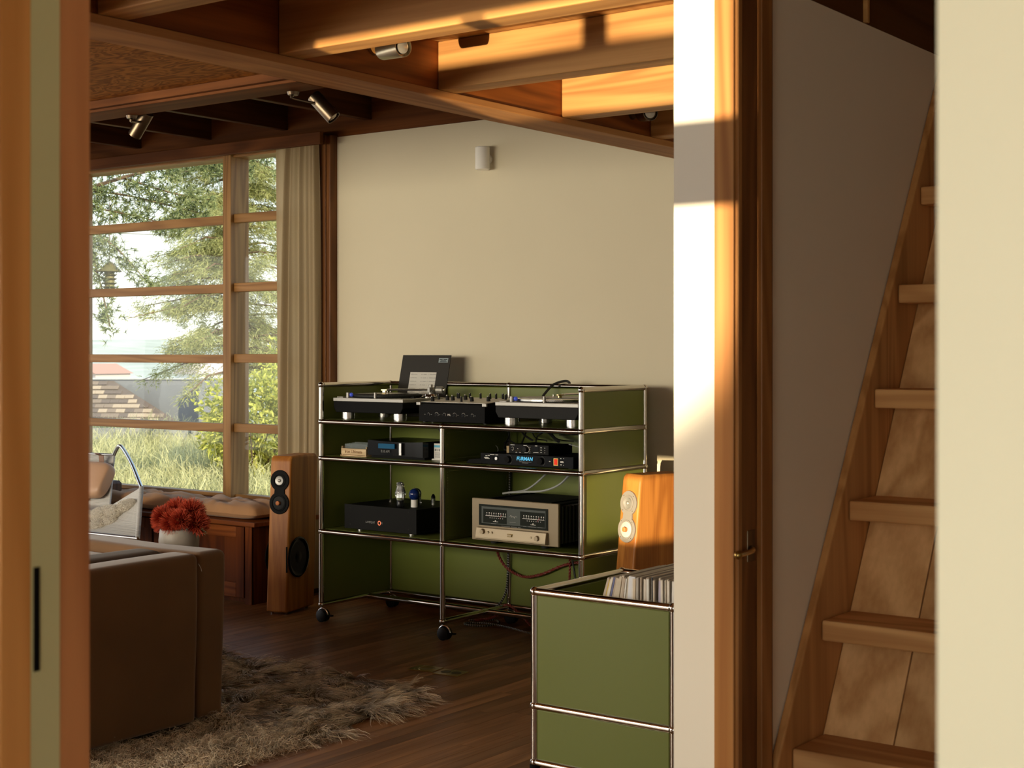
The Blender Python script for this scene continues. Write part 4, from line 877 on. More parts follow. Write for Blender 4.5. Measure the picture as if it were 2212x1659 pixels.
# ------------------------------------------------------------------ sofa
so = thing('sofa', 'brown velvet box sofa seen from its end, standing on the shaggy rug', 'sofa', (.4, -2.3, 0))
def softbox(x0, x1, y0, y1, z0, z1, nm, m, bv, par=so, puff=.006, seed=1):
    b = MB(); bm = bmesh.new(); bmesh.ops.create_cube(bm, size=1)
    for v in bm.verts: v.co = ((x0 + x1) / 2 + v.co.x * (x1 - x0), (y0 + y1) / 2 + v.co.y * (y1 - y0), (z0 + z1) / 2 + v.co.z * (z1 - z0))
    bmesh.ops.bevel(bm, geom=list(bm.edges), offset=bv, segments=5, affect='EDGES', profile=.6)
    bmesh.ops.subdivide_edges(bm, edges=[e_ for e_ in bm.edges if e_.calc_length() > .12], cuts=7, use_grid_fill=True)
    rr = np.random.default_rng(seed); p_ = rr.uniform(0, 6, 6)
    for v in bm.verts:
        c = v.co; q = puff * (math.sin(5 * c.y + p_[0]) * math.sin(6 * c.z + p_[1]) + .6 * math.sin(11 * c.x + p_[2] + 7 * c.z)); n_ = v.normal if v.normal.length else Vector((0, 0, 1)); v.co = c + n_ * q * .6
    me = bpy.data.meshes.new(nm); bm.to_mesh(me); bm.free(); me.materials.append(m); me.polygons.foreach_set('use_smooth', [True] * len(me.polygons))
    o = bpy.data.objects.new(nm, me); COL.objects.link(o); o.parent = par; o.matrix_parent_inverse = Matrix.Translation(-par.location); return o
softbox(.99, 1.110, -2.62, -1.742, .030, .602, 'arm', VELVET, .024, seed=2)
softbox(-1.15, 1.092, -1.728, -1.603, .030, .601, 'backrest', VELVET, .026, seed=3)
softbox(-1.15, -1.03, -2.62, -1.742, .030, .602, 'arm', VELVET, .024, seed=4)
softbox(-1.02, .98, -2.60, -1.75, .05, .30, 'seat_base', VELVET, .02, seed=5)
softbox(-.02, .975, -2.62, -1.88, .305, .45, 'seat_cushion', VELVET, .04, seed=6); softbox(-1.02, -.03, -2.62, -1.88, .305, .45, 'seat_cushion', VELVET, .04, seed=7)
softbox(.835, .985, -2.45, -1.76, .40, .612, 'side_cushion', VELVETD, .05, seed=8)
softbox(-.02, .83, -1.90, -1.735, .40, .575, 'back_cushion', VELVET, .06, seed=9)
MB().tube([(1.112, -1.742, .572), (1.115, -1.734, .556), (1.113, -1.729, .545)], .0008, 5).build('loose_thread', PRINT, so)

# ------------------------------------------------------------------ lounge chair
lc = thing('lounge_chair', 'steel tube lounge chair strung with white rope, with a tan leather headrest', 'lounge chair', (-1.5, -.1, 0))
P1 = Vector((-.939, -.337, .358)); P2 = Vector((-1.244, -.065, .575)); P3 = Vector((-1.624, .026, .438)); BT = Vector((-1.807, .201, .706)); PK = Vector((-1.693, .162, .762))
wv = Vector((-.80, -.10, 0))                    # chair width to its other side
def mir(p): return Vector((2 * -1.75 - p.x + .0, p.y - .02, p.z))
P1m = P1 + Vector((-1.05, -.05, 0)); P2m = P2 + Vector((-.95, -.10, 0)); P3m = P3 + Vector((-.55, -.05, 0)); BTm = BT + Vector((-.42, -.04, 0)); PKm = PK + Vector((-.62, -.06, 0))
MB().tube(smooth_path([BT, BT + Vector((.035, -.012, .03)), PK + Vector((-.02, 0, 0)), PK + Vector((.03, -.012, -.012)), PK * .5 + P2 * .5 + Vector((.008, 0, .012)), P2 + Vector((.006, -.004, .0))], 8), .0105, 10).build('frame_tube', STEEL, lc, smooth=True)
MB().tube(smooth_path([BTm, BTm + Vector((-.035, -.012, .03)), PKm, PKm * .5 + P2m * .5, P2m], 8), .0105, 10).build('frame_tube', STEEL, lc, smooth=True)
MB().tube([BTm, BT], .008, 10).build('top_bar', STEEL, lc, smooth=True); MB().tube([P1m, P1 + Vector((.006, 0, 0))], .011, 12).build('front_bar', STEEL, lc, smooth=True)
MB().tube(smooth_path([P1 + Vector((-.01, .0, -.02)), P1 + Vector((.0, -.01, -.18)), Vector((-.95, -.36, .012))], 6), .0105, 10).build('leg', STEEL, lc, smooth=True)
MB().tube(smooth_path([P1m, P1m + Vector((-.02, -.01, -.18)), Vector((-1.98, -.40, .012))], 6), .0105, 10).build('leg', STEEL, lc, smooth=True)
MB().tube(smooth_path([P3, Vector((-1.60, .02, .22)), Vector((-1.56, -.02, .012))], 6), .0105, 10).build('leg', STEEL, lc, smooth=True)
MB().tube(smooth_path([P3m, Vector((-2.20, -.03, .22)), Vector((-2.22, -.06, .012))], 6), .0105, 10).build('leg', STEEL, lc, smooth=True)
def quad_rope(nm, a, b_, c, d, n_, r_):
    # strands of rope strung from edge a-b to edge d-c
    bb = MB()
    for i in range(n_):
        t = (i + .5) / n_; bb.tube([a.lerp(b_, t), d.lerp(c, t)], r_, 5)
    o = bb.build(nm, ROPE, lc, smooth=True); o['kind'] = 'stuff'; return o
quad_rope('rope_seat_wing', P1, P2, P3, P1.lerp(P1m, .42), 52, .0046)
quad_rope('rope_seat', P1.lerp(P1m, .40), P3, P3m, P1m, 60, .0052)
quad_rope('rope_back', P3 + Vector((-.004, 0, .0)), BT, BTm, P3m, 40, .0045)
MB().tube([P1, P2], .0125, 10).build('wrapped_edge', ROPE, lc, smooth=True)
MB().tube([P3, BT], .0075, 10).build('wrapped_edge', ROPE, lc, smooth=True)
hx = Vector((-1, -.09, 0)).normalized(); hz = (Vector((-1.755, .105, .677)) - Vector((-1.600, -.012, .474))).normalized(); hz = (hz - hx * hz.dot(hx)).normalized(); hy = hz.cross(hx)
Mh = Matrix.Translation(Vector((-1.86, .035, .578))) @ Matrix((hx, hy, hz)).transposed().to_4x4()
def sgp(v_, p_): return math.copysign(abs(v_) ** p_, v_)
def hrest(u, v):
    th = 2 * PI * u; ph = PI * (v - .5); cp = sgp(math.cos(ph), .28)
    return Mh @ Vector((.19 * sgp(math.sin(ph), .42), .047 * sgp(math.cos(th), .75) * cp, .108 * sgp(math.sin(th), .55) * cp))
bm = bmesh.new(); me_ = MB().grid(hrest, 44, 30).mesh('headrest', None, True, 180); bm.from_mesh(me_); bmesh.ops.remove_doubles(bm, verts=bm.verts, dist=.0005); bmesh.ops.recalc_face_normals(bm, faces=bm.faces)
me = bpy.data.meshes.new('headrest'); bm.to_mesh(me); bm.free(); me.materials.append(LEATHER); me.polygons.foreach_set('use_smooth', [True] * len(me.polygons))
hd_ = bpy.data.objects.new('headrest', me); COL.objects.link(hd_); hd_.parent = lc; hd_.matrix_parent_inverse = Matrix.Translation(-lc.location)
for q in (-.150,): MB().tube([Mh @ Vector((q - .012 * (zz / .1) ** 2, -.0468 * (1 - (abs(zz) / .112) ** 3.2) ** .5 - .0004, zz)) for zz in np.linspace(-.092, .092, 14)], .0012, 4).build('seam', STRAP, hd_)
for xx in (-.045,):
    for s_ in (1,):
        b = MB(); pth = [(.035, .150), (-.004, .158), (-.030, .125), (-.046, .085), (-.0492, .04), (-.0492, -.04), (-.044, -.085), (-.028, -.112)]
        for i in range(len(pth) - 1):
            (y0, z0), (y1, z1) = pth[i], pth[i + 1]
            b.add([Mh @ Vector((x_, y_, z_)) for (x_, y_, z_) in ((xx - .019, y0, z0), (xx + .019, y0, z0), (xx + .019, y1, z1), (xx - .019, y1, z1))], [(0, 1, 2, 3)])
        o = b.build('strap', STRAP, lc); so_ = o.modifiers.new('t', 'SOLIDIFY'); so_.thickness = .003
# sheepskin lying in the chair
sk = thing('sheepskin', 'cream sheepskin lying on the rope seat of the lounge chair', 'sheepskin', (-1.45, -.13, .42))
def skin(u, v):
    p = (P1.lerp(P1m, .05 + .95 * u)).lerp(P3.lerp(P3m, u), .02 + .62 * v); 
    lump = .028 + .030 * math.sin(6.3 * u + 1) * math.sin(5 * v + .6) + .03 * math.exp(-((u - .22) ** 2 + (v - .45) ** 2) / .03)
    return Vector((p.x, p.y - .01, p.z + max(.008, lump) * (1 if .02 < v < .98 else .3)))
c1, c2, c3 = Vector((-1.262, -.20, .455)), Vector((-1.40, -.22, .420)), Vector((-1.62, -.28, .40))
blobs = [((-1.225, -.150, .500), .030), ((-1.250, -.165, .486), .040), ((-1.30, -.19, .452), .052), ((-1.335, -.20, .455), .045), ((-1.37, -.215, .430), .066), ((-1.28, -.23, .405), .045), ((-1.33, -.27, .385), .050), ((-1.44, -.22, .415), .055), ((-1.52, -.235, .425), .06), ((-1.61, -.25, .43), .07), ((-1.72, -.27, .43), .07), ((-1.40, -.30, .375), .05), ((-1.50, -.33, .37), .055), ((-1.62, -.34, .37), .06), ((-1.76, -.36, .37), .06)]
b = MB()
for (c, r_) in blobs: b.ball(c, r_ * .86, 12, 8, (1.1, 1, .8))
b.build('hide', FLEECEB, sk, smooth=True)
VV, FF, UU = [], [], []
rs = np.random.default_rng(4)
def strands(pts, dirs, lens, wid, nseg, curl, droop, r):
    """ribbons: points, directions, lengths -> vertices, quads, uv"""
    n = len(pts); t = np.linspace(0, 1, nseg + 1)
    side = np.cross(dirs, r.normal(size=(n, 3))); side /= np.linalg.norm(side, axis=1)[:, None] + 1e-9
    up2 = np.cross(side, dirs)
    ph = r.uniform(0, 6.28, n); ln = lens[:, None, None]; tt = t[None, :, None]
    c = curl[:, None, None]
    P = pts[:, None, :] + dirs[:, None, :] * ln * tt + c * ln * (side[:, None, :] * np.sin(tt * 5.5 + ph[:, None, None]) + up2[:, None, :] * np.cos(tt * 5.5 + ph[:, None, None])) * tt
    P[:, :, 2] -= (droop[:, None] * lens[:, None] * (t[None, :] ** 2))
    w = (wid[:, None] * (1 - .75 * t[None, :]))[:, :, None]
    V = np.stack([P - side[:, None, :] * w, P + side[:, None, :] * w], 2).reshape(-1, 3)
    m = nseg + 1; base = (np.arange(n) * m * 2)[:, None] + (np.arange(nseg) * 2)[None, :]
    F = np.stack([base, base + 1, base + 3, base + 2], -1).reshape(-1, 4)
    uv = np.stack([np.repeat(r.uniform(0, 1, n), m * 2), np.tile(np.repeat(t, 2), n)], 1)
    return V, F, uv
def sphere_pts(c, rad, n, r, sc_=(1, 1, 1)):
    d = r.normal(size=(n, 3)); d /= np.linalg.norm(d, axis=1)[:, None]; return np.array(c) + d * rad * np.array(sc_), d
ps, ds = [], []
for (c, r_) in blobs: p_, d_ = sphere_pts(c, r_ * .82, int(4200 * (r_ / .055) ** 2), rs, (1.1, 1, .8)); ps.append(p_); ds.append(d_)
ps = np.concatenate(ps); ds = np.concatenate(ds); N = len(ps)
V, F, uv = strands(ps, ds, rs.uniform(.007, .013, N), rs.uniform(.0007, .0012, N), 3, np.full(N, .9), np.full(N, .3), rs)
npmesh('wool', V, F, FLEECE, sk, uv)['kind'] = 'stuff'

# ------------------------------------------------------------------ side table, vase, flowers
stb = thing('side_table', 'small dark side table behind the sofa carrying the marble vase', 'side table', (-.20, -.70, 0))
MB().lathe([(.001, .325), (.155, .325), (.160, .331), (.160, .341), (.155, .346), (.001, .346)], (-.20, -.70, 0), 40).build('tabletop', DARKW, stb, smooth=True)
MB().cyl((-.20, -.70, .02), (-.20, -.70, .326), .018, seg=16).build('pedestal', BLACK, stb, smooth=True); MB().lathe([(.001, 0), (.12, 0), (.12, .01), (.02, .022), (.001, .022)], (-.20, -.70, 0), 32).build('base', BLACK, stb, smooth=True)
vx, vy, vz = -.205, -.70, .347
va_ = tag(MB().lathe([(.001, 0), (.052, 0), (.074, .02), (.088, .06), (.090, .10), (.084, .148), (.082, .150), (.078, .147), (.083, .10), (.080, .03), (.001, .012)], (vx, vy, vz), 40).build('vase', MARBLE, smooth=True), 'rounded grey marble vase of flowers on the side table', 'vase')
def protea(label, c, rad, tilt, seed):
    r = np.random.default_rng(seed); t = thing('protea_flower', label, 'flower', c, 'red pincushion flowers in the marble vase')
    ax = Vector(tilt).normalized(); M = Matrix.Translation(Vector(c)) @ ax.to_track_quat('Z', 'Y').to_matrix().to_4x4()
    MB().tube([Vector(c) - ax * rad * .4, Vector(c) * .45 + Vector((vx, vy, vz + .10)) * .55, Vector((vx + .2 * (c[0] - vx), vy + .2 * (c[1] - vy), vz + .03))], .004, 6).build('stem', LEAFG, t)
    b = MB().ball(c, rad * .45, 14, 9); b.build('heart', PROTC, t, smooth=True)
    n = 1150; d = r.normal(size=(n, 3)); d[:, 2] = np.abs(d[:, 2]) * .95 - .32; d /= np.linalg.norm(d, axis=1)[:, None]
    R3 = np.array(M.to_3x3()); d = d @ R3.T
    p = np.array(c) + d * rad * .38; axn = np.array(ax); dd = d + axn * .35; dd /= np.linalg.norm(dd, axis=1)[:, None]
    V, F, uv = strands(p, dd, r.uniform(.55, .75, n) * rad, np.full(n, .0015), 4, np.full(n, .05), -.0 * np.ones(n), r)
    npmesh('spikes', V, F, PROTR, t, uv)['kind'] = 'stuff'
fz0 = vz + .165
for lb, c, rd, tl in (('red pincushion flower at the front centre of the bouquet', (vx + .015, vy - .045, fz0 + .015), .062, (.1, -.9, .45)), ('red pincushion flower at the left edge of the bouquet', (vx - .085, vy - .01, fz0 + .008), .058, (-.8, -.3, .5)),
                      ('red pincushion flower at the right edge of the bouquet', (vx + .095, vy + .02, fz0 + .010), .060, (.8, -.2, .5)), ('red pincushion flower at the top left of the bouquet', (vx - .035, vy + .02, fz0 + .058), .062, (-.25, -.15, 1)), ('orange red pincushion flower at the top right of the bouquet', (vx + .050, vy + .03, fz0 + .058), .064, (.3, .1, 1)), ('red pincushion flower between the front and right ones', (vx + .070, vy - .050, fz0 + .030), .052, (.5, -.7, .6)), ('red pincushion flower between the front and left ones', (vx - .055, vy - .045, fz0 + .034), .054, (-.4, -.7, .6))):
    protea(lb, c, rd, tl, int(abs(c[0] * 9999)))
lf = MB()
for k_ in range(9):
    a = Vector((vx + .10, vy + .02, fz0 - .02)); d = Vector((.9, .2 * math.sin(k_), -.2 + .09 * k_)).normalized(); lf.tube([a, a + d * .03, a + d * .055 + Vector((0, 0, -.004))], [.0022, .0018, .0006], 5)
tag(lf.build('leaf_sprig', LEAFG), 'pale green leaf sprig at the right of the vase', 'leaf sprig')

# ------------------------------------------------------------------ rug
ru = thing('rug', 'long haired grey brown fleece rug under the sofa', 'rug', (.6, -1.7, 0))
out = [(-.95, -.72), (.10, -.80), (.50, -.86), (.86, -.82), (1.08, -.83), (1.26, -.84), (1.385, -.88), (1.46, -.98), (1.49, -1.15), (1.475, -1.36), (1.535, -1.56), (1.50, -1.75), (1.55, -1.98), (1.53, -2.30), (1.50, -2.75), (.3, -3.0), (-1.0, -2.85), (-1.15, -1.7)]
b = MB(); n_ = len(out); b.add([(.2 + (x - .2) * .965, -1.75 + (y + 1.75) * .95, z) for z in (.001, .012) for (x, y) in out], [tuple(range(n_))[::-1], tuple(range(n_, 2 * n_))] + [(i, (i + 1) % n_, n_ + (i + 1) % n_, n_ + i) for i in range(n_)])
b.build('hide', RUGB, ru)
def inside(P, poly):
    x, y = P[:, 0], P[:, 1]; c = np.zeros(len(P), bool); j = len(poly) - 1
    for i in range(len(poly)):
        xi, yi = poly[i]; xj, yj = poly[j]
        c ^= ((yi > y) != (yj > y)) & (x < (xj - xi) * (y - yi) / (yj - yi + 1e-12) + xi); j = i
    return c
rs = np.random.default_rng(12)
P = rs.uniform((-.7, -2.75), (1.6, -.72), (200000, 2)); P = P[inside(P, out)]
hid = (P[:, 0] < 1.06) & (P[:, 1] < -1.62); P = P[~hid]
far = P[:, 0] < -.1; P = P[~(far & (rs.uniform(size=len(P)) < .6))]
P = P[rs.permutation(len(P))[:70000]]
# locks: hairs that share a lean in patches
def field(P, s, ph): return np.sin(P[:, 0] * s + ph + 1.3 * np.sin(P[:, 1] * s * .8 + ph * 2)) + .6 * np.sin(P[:, 1] * s * 1.7 + ph * 3 + P[:, 0] * s * .6)
ang = .9 * field(P, 11, .7) + .5 * field(P, 29, 2.1) - .35
el = np.clip(.35 + .22 * field(P, 17, 4.0), .05, .9)
curly = np.clip((-(P[:, 1] + 1.45)) * 2.2, 0, 1)             # nearest the camera the wool curls
d = np.stack([np.cos(ang) * np.cos(el), np.sin(ang) * np.cos(el), np.sin(el)], 1); N = len(P)
d += rs.normal(size=(N, 3)) * (.16 + .35 * curly[:, None]); d[:, 2] = np.abs(d[:, 2]); d /= np.linalg.norm(d, axis=1)[:, None]
L = rs.uniform(.055, .105, N) * (1 - .5 * curly) * (1 + .22 * field(P, 13, 1.2))
# outer fringe leans outward on the right
cs = .030
ci = np.floor(P / cs).astype(int); hsh = lambda k: np.modf(np.abs(np.sin(ci[:, 0] * 12.9898 + ci[:, 1] * 78.233 + k) * 43758.5453))[0]
cen = (ci + np.c_[hsh(0.), hsh(1.7)]) * cs
dl = (hsh(3.1) - .5); ca = ang + 1.6 * dl; ce_ = np.clip(el + .5 * (hsh(5.3) - .5), .05, 1.0)
d2_ = np.stack([np.cos(ca) * np.cos(ce_), np.sin(ca) * np.cos(ce_), np.sin(ce_)], 1) + rs.normal(size=(N, 3)) * (.08 + .30 * curly[:, None]); d2_[:, 2] = np.abs(d2_[:, 2]); d2_ /= np.linalg.norm(d2_, axis=1)[:, None]
L *= .75 + .6 * hsh(7.7)
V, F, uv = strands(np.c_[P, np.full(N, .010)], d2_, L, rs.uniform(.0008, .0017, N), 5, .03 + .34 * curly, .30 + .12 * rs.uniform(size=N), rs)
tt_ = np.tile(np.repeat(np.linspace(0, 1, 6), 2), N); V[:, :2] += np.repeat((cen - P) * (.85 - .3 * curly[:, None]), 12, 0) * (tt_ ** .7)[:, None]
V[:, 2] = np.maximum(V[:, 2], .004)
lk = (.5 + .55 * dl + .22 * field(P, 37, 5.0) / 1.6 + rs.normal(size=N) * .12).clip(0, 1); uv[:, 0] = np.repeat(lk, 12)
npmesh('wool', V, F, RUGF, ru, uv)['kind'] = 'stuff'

# ------------------------------------------------------------------ floor outlets
def outlet(label, cx, cy_, holes_, ang):
    t = thing('floor_outlet', label, 'floor outlet', (cx, cy_, 0), 'brass outlet plates in the floor', local=True, rot=(0, 0, ang))
    MB().box(-.058, .058, -.048, .048, .0002, .0028).build('plate', BRASSD, t, W=False, bevel=.001)
    for (x, y, r_) in holes_:
        MB().lathe([(r_ + .002, .0026), (r_ + .002, .0040), (r_, .0042), (r_ * .97, .0034), (.001, .0034)], (x, y, 0), 24).build('cover_cap', BRASSD if len(holes_) == 1 else mat('dark_cap_brass', (.10, .07, .03), .4, .8), t, smooth=True, W=False)
    for y in (-.036, .036): MB().cyl((-.03 if len(holes_) == 1 else 0, y, .0026), (-.03 if len(holes_) == 1 else 0, y, .0040), .003, seg=10).build('screw', BRASS, t, W=False)
outlet('brass floor plate with one large round cap, nearer the rug', 1.085, -.515, ((.005, 0, .034),), R(8))
outlet('brass floor plate with two dark round caps', 1.215, -.515, ((-.022, 0, .019), (.026, 0, .019)), R(8))

# ------------------------------------------------------------------ spotlights and sconce
def spot(label, base, bn, axis_c, axis_d, L_, r_, m, lens=True):
    t = thing('spotlight', label, 'spotlight', base); B_ = Vector(base); bn = Vector(bn).normalized(); c = Vector(axis_c); a = Vector(axis_d).normalized()
    MB().cyl(B_, B_ + bn * .010, .030 if bn.x > .5 else .019, .027 if bn.x > .5 else .016, 24).build('canopy', m, t, smooth=True)
    MB().tube(smooth_path([B_ + bn * .01, B_ + bn * .02, c - a * L_ * .1], 4), .0045, 8).build('stem', m, t, smooth=True)
    q = a.to_track_quat('Z', 'Y').to_matrix().to_4x4()
    h = MB().lathe([(.001, -L_ / 2), (r_ * .94, -L_ / 2), (r_, -L_ / 2 + .004), (r_, L_ / 2), (r_ * .93, L_ / 2), (r_ * .90, L_ / 2 - .012), (.001, L_ / 2 - .012)], c, 28, q).build('shade', m, t, smooth=True)
    MB().lathe([(r_ * .72, L_ / 2 - .012), (r_ * .66, L_ / 2 - .004), (r_ * .3, L_ / 2 - .0015), (.001, L_ / 2 - .001)], c, 24, q).build('bulb_face', mat('lamp_reflector', (.45, .42, .36), .2, .6), h, smooth=True)
    return t
BRS2 = mat('brushed_pale_brass', (.56, .50, .36), .30, 1, var=.12, scale=1, aniso=(4, 220, 220))
spot('pale brass spotlight with its lens showing, on the big beam between two joists', (1.956, -1.795, 2.215), (1, 0, 0), (2.20, -1.985, 2.146), (1, -.22, -.06), .100, .0285, BRS2)
spot('small brass spotlight half hidden behind the last joist by the white wall', (1.956, -.33, 2.205), (1, 0, 0), (2.05, -.38, 2.185), (1, -.75, -.15), .085, .030, BRONZE)
spot('dark bronze spotlight hanging near the big beam, pointing down to the window', (1.665, -1.845, 2.099), (0, 0, -1), (1.700, -1.745, 2.062), (.58, .28, -.70), .098, .0235, BRONZE)
spot('dark bronze spotlight hanging over the sofa, pointing down and away', (.890, -1.845, 2.099), (0, 0, -1), (.822, -1.75, 2.088), (-.62, -.05, -.72), .098, .0235, BRONZE)
scn = thing('wall_sconce', 'small white ceramic cylinder sconce on the cream wall', 'wall light', (.518, .64, 2.236))
MB().cyl((.518, .6395, 2.236), (.518, .612, 2.236), .024, seg=20).build('backplate', CERAM, scn, smooth=True)
MB().lathe([(.001, 2.180), (.032, 2.180), (.036, 2.184), (.036, 2.288), (.032, 2.292), (.001, 2.292)], (.518, .590, 0), 28).build('cylinder', CERAM, scn, smooth=True)

# ------------------------------------------------------------------ outside: ground, grass, trees, roof, hill
gd = MB().box(-60, 40, .80, 13.5, -.5, -.22).build('ground', GROUND); gd['kind'] = 'structure'
te = MB().box(-40, 40, -60, -7.0, -.30, -.03).build('terrace', TERR); te['kind'] = 'structure'
GRASS = hairmat('dry_grass', (.22, .25, .09), (.66, .60, .33), .7, .35, .3)
rs = np.random.default_rng(31)
N = 52000
gx = rs.uniform(-19, -3.5, N * 3); gy = rs.uniform(1.4, 13.3, N * 3)
camx, camy = 4.951, -5.113
hdg = np.degrees(np.arctan2(-(gx - camx), gy - camy)); ok = (hdg > 43.5) & (hdg < 55.0); gx, gy = gx[ok], gy[ok]
dist = np.hypot(gx - camx, gy - camy); keep = rs.uniform(size=len(gx)) < np.clip((15.5 / dist) ** 2.0, .15, 1); gx, gy = gx[keep][:N], gy[keep][:N]; N = len(gx)
Pg = np.c_[gx, gy, np.full(N, -.23)]
tuft = field(Pg[:, :2], 2.1, .4) + .7 * field(Pg[:, :2], 5.3, 2.2)
d = np.c_[rs.normal(size=N) * .28 + .15 * field(Pg[:, :2], 1.4, 3), rs.normal(size=N) * .28, np.ones(N)]; d /= np.linalg.norm(d, axis=1)[:, None]
V, F, uv = strands(Pg, d, rs.uniform(.16, .40, N) * (1 + .30 * tuft), rs.uniform(.004, .010, N), 3, np.full(N, .10), rs.uniform(.1, .7, N), rs)
uv[:, 1] = (uv[:, 1] * .75 + .25 * np.repeat((.5 + .35 * tuft + rs.normal(size=N) * .25).clip(0, 1), 8)).clip(0, 1)
gr = npmesh('grass', V, F, GRASS, None, uv); tag(gr, 'tall dry yellow green grass outside the window', 'grass', kind='stuff')
BARK = mat('bark', (.16, .10, .06), .9, var=.3, scale=12, bump=.4)
NEED = hairmat('conifer_needles', (.26, .28, .10), (.74, .70, .34), .7, .5, .35)
NEEDD = hairmat('cedar_needles', (.12, .16, .07), (.44, .46, .20), .7, .4, .35)
BUSH = hairmat('bush_leaves', (.36, .38, .07), (.74, .68, .18), .7, .5, .3)
def leafcloud(name, pts, dirs, lens, wid, m, parent, r, nseg=2, curl=.12, droop=.2):
    n = len(pts); V, F, uv = strands(pts, dirs, lens, np.full(n, wid), nseg, np.full(n, curl), np.full(n, droop), r)
    o = npmesh(name, V, F, m, parent, uv); o['kind'] = 'stuff'; return o
def conifer(label, base, h, rad, seed, z_first=.4, nb=60, tilt=.12, npb=26, m=NEED, scale=1):
    r = np.random.default_rng(seed); t = thing('conifer_tree', label, 'tree', base); bx_, by_, bz_ = base
    MB().tube([(bx_, by_, bz_), (bx_ + .05, by_, bz_ + h * .5), (bx_, by_, bz_ + h)], [.16 * scale, .10 * scale, .02], 8).build('trunk', BARK, t, smooth=True)
    bb = MB(); ps, ds, ls = [], [], []
    for k in range(nb):
        f = (k + r.uniform()) / nb; z = bz_ + h * (z_first + (1 - z_first) * f); a = r.uniform(0, 2 * PI); L = rad * (1 - .75 * f) * r.uniform(.6, 1.1)
        d0 = np.array([math.cos(a), math.sin(a), r.uniform(-.25, .10)]); tip = np.array([bx_, by_, z]) + d0 * L; sag = np.array([0, 0, -.10 * L])
        q = [Vector((bx_, by_, z)), Vector(np.array([bx_, by_, z]) + d0 * L * .5 - sag * .3), Vector(tip + sag)]; bb.tube(q, [.025 * scale, .014 * scale, .004], 5)
        for j in range(npb):
            u = r.uniform(.12, 1.0); c = np.array([bx_, by_, z]) + d0 * L * u + sag * u * u; sd = np.cross(d0, [0, 0, 1]) * r.choice((-1, 1)) * r.uniform(.1, .42) * L * (1.1 - u) ; c = c + sd * .8 + np.array([0, 0, r.normal() * .04])
            for i in range(15):
                dd = d0 * .7 + sd / (np.linalg.norm(sd) + 1e-6) * .7 + r.normal(size=3) * .55 + np.array([0, 0, -.15]); ps.append(c + r.normal(size=3) * .05); ds.append(dd / np.linalg.norm(dd)); ls.append(r.uniform(.05, .12) * scale)
    bb.build('branches', BARK, t, smooth=True)['kind'] = 'stuff'
    leafcloud('needles', np.array(ps), np.array(ds), np.array(ls), .0065 * scale, m, t, r)
    return t
conifer('tall pale green conifer filling the middle of the window view', (-13.0, 11.35, -.5), 7.2, 1.9, 5, .20, 170, npb=42)
conifer('yellow green conifer behind the right window pane, partly behind the curtain', (-12.6, 14.6, -.6), 9.0, 2.4, 6, .1, 150, npb=36)
conifer('slender conifer at the far left of the window view', (-21.5, 12.6, -1.5), 9.5, 1.5, 8, .1, 90, npb=26)
def bush(label, base, rx, ry, rz, n, seed, m=BUSH):
    r = np.random.default_rng(seed); t = thing('bush', label, 'bush', base); c = np.array(base)
    stems = MB()
    for k in range(14):
        d = np.array([r.normal() * .5, r.normal() * .5, 1.0]); stems.tube([Vector(c), Vector(c + d * np.array([rx, ry, rz]) * .6), Vector(c + d * np.array([rx, ry, rz]) * 1.1)], [.02, .012, .004], 5)
    stems.build('stems', BARK, t)['kind'] = 'stuff'
    d = r.normal(size=(n, 3)); d /= np.linalg.norm(d, axis=1)[:, None]; rr = r.uniform(.45, 1.0, n) ** .5 * (1 + .22 * np.sin(5 * d[:, 0] + 3 * d[:, 2] + seed) + .15 * np.sin(11 * d[:, 1] + 7 * d[:, 2]))
    p = c + np.array([0, 0, rz]) + d * rr[:, None] * np.array([rx, ry, rz]); dd = d + r.normal(size=(n, 3)) * .8; dd /= np.linalg.norm(dd, axis=1)[:, None]
    leafcloud('leaves', p, dd, r.uniform(.05, .09, n), .019, m, t, r)
bush('sunlit yellow green bush right of the neighbour roof', (-7.62, 6.75, -.25), .62, .5, .62, 5200, 3)
bush('taller yellow green shrub behind the right window panes', (-7.9, 8.3, -.25), .8, .7, .95, 6500, 4)
# the near cedar: bough across the top left of the window
cedar = thing('cedar_tree', 'cedar with long needled boughs across the top left of the window view', 'tree', (-9.2, 3.3, -.3))
r = np.random.default_rng(15)
MB().tube([(-9.2, 3.3, -.3), (-9.15, 3.35, 2.5), (-9.2, 3.3, 6)], [.20, .17, .10], 10).build('trunk', BARK, cedar, smooth=True)
bb = MB(); ps, ds, ls = [], [], []
boughs = [[(-9.2, 3.3, 2.45), (-7.4, 3.1, 2.62), (-6.0, 3.05, 2.70), (-5.45, 3.35, 2.86), (-4.86, 3.80, 3.02), (-4.4, 4.1, 3.10)],
          [(-6.1, 3.05, 2.70), (-5.75, 3.15, 2.55), (-5.45, 3.36, 2.47), (-5.18, 3.55, 2.37)], [(-6.2, 3.04, 2.68), (-5.9, 3.08, 2.42), (-5.62, 3.22, 2.20), (-5.42, 3.38, 1.92)],
          [(-5.6, 3.28, 2.82), (-5.2, 3.5, 2.68), (-4.95, 3.7, 2.62)], [(-9.2, 3.3, 2.0), (-7.2, 3.05, 2.18), (-6.0, 3.02, 2.28), (-5.75, 3.12, 2.20)], [(-6.05, 3.05, 2.66), (-5.95, 3.06, 2.48), (-5.9, 3.08, 2.30)],
          [(-5.80, 3.10, 2.15), (-5.72, 3.14, 1.85), (-5.66, 3.19, 1.50)], [(-5.35, 3.42, 2.9), (-5.0, 3.7, 2.95), (-4.75, 3.9, 2.92)], [(-5.9, 3.1, 2.72), (-5.55, 3.3, 2.66), (-5.2, 3.52, 2.56), (-5.0, 3.66, 2.50)]]
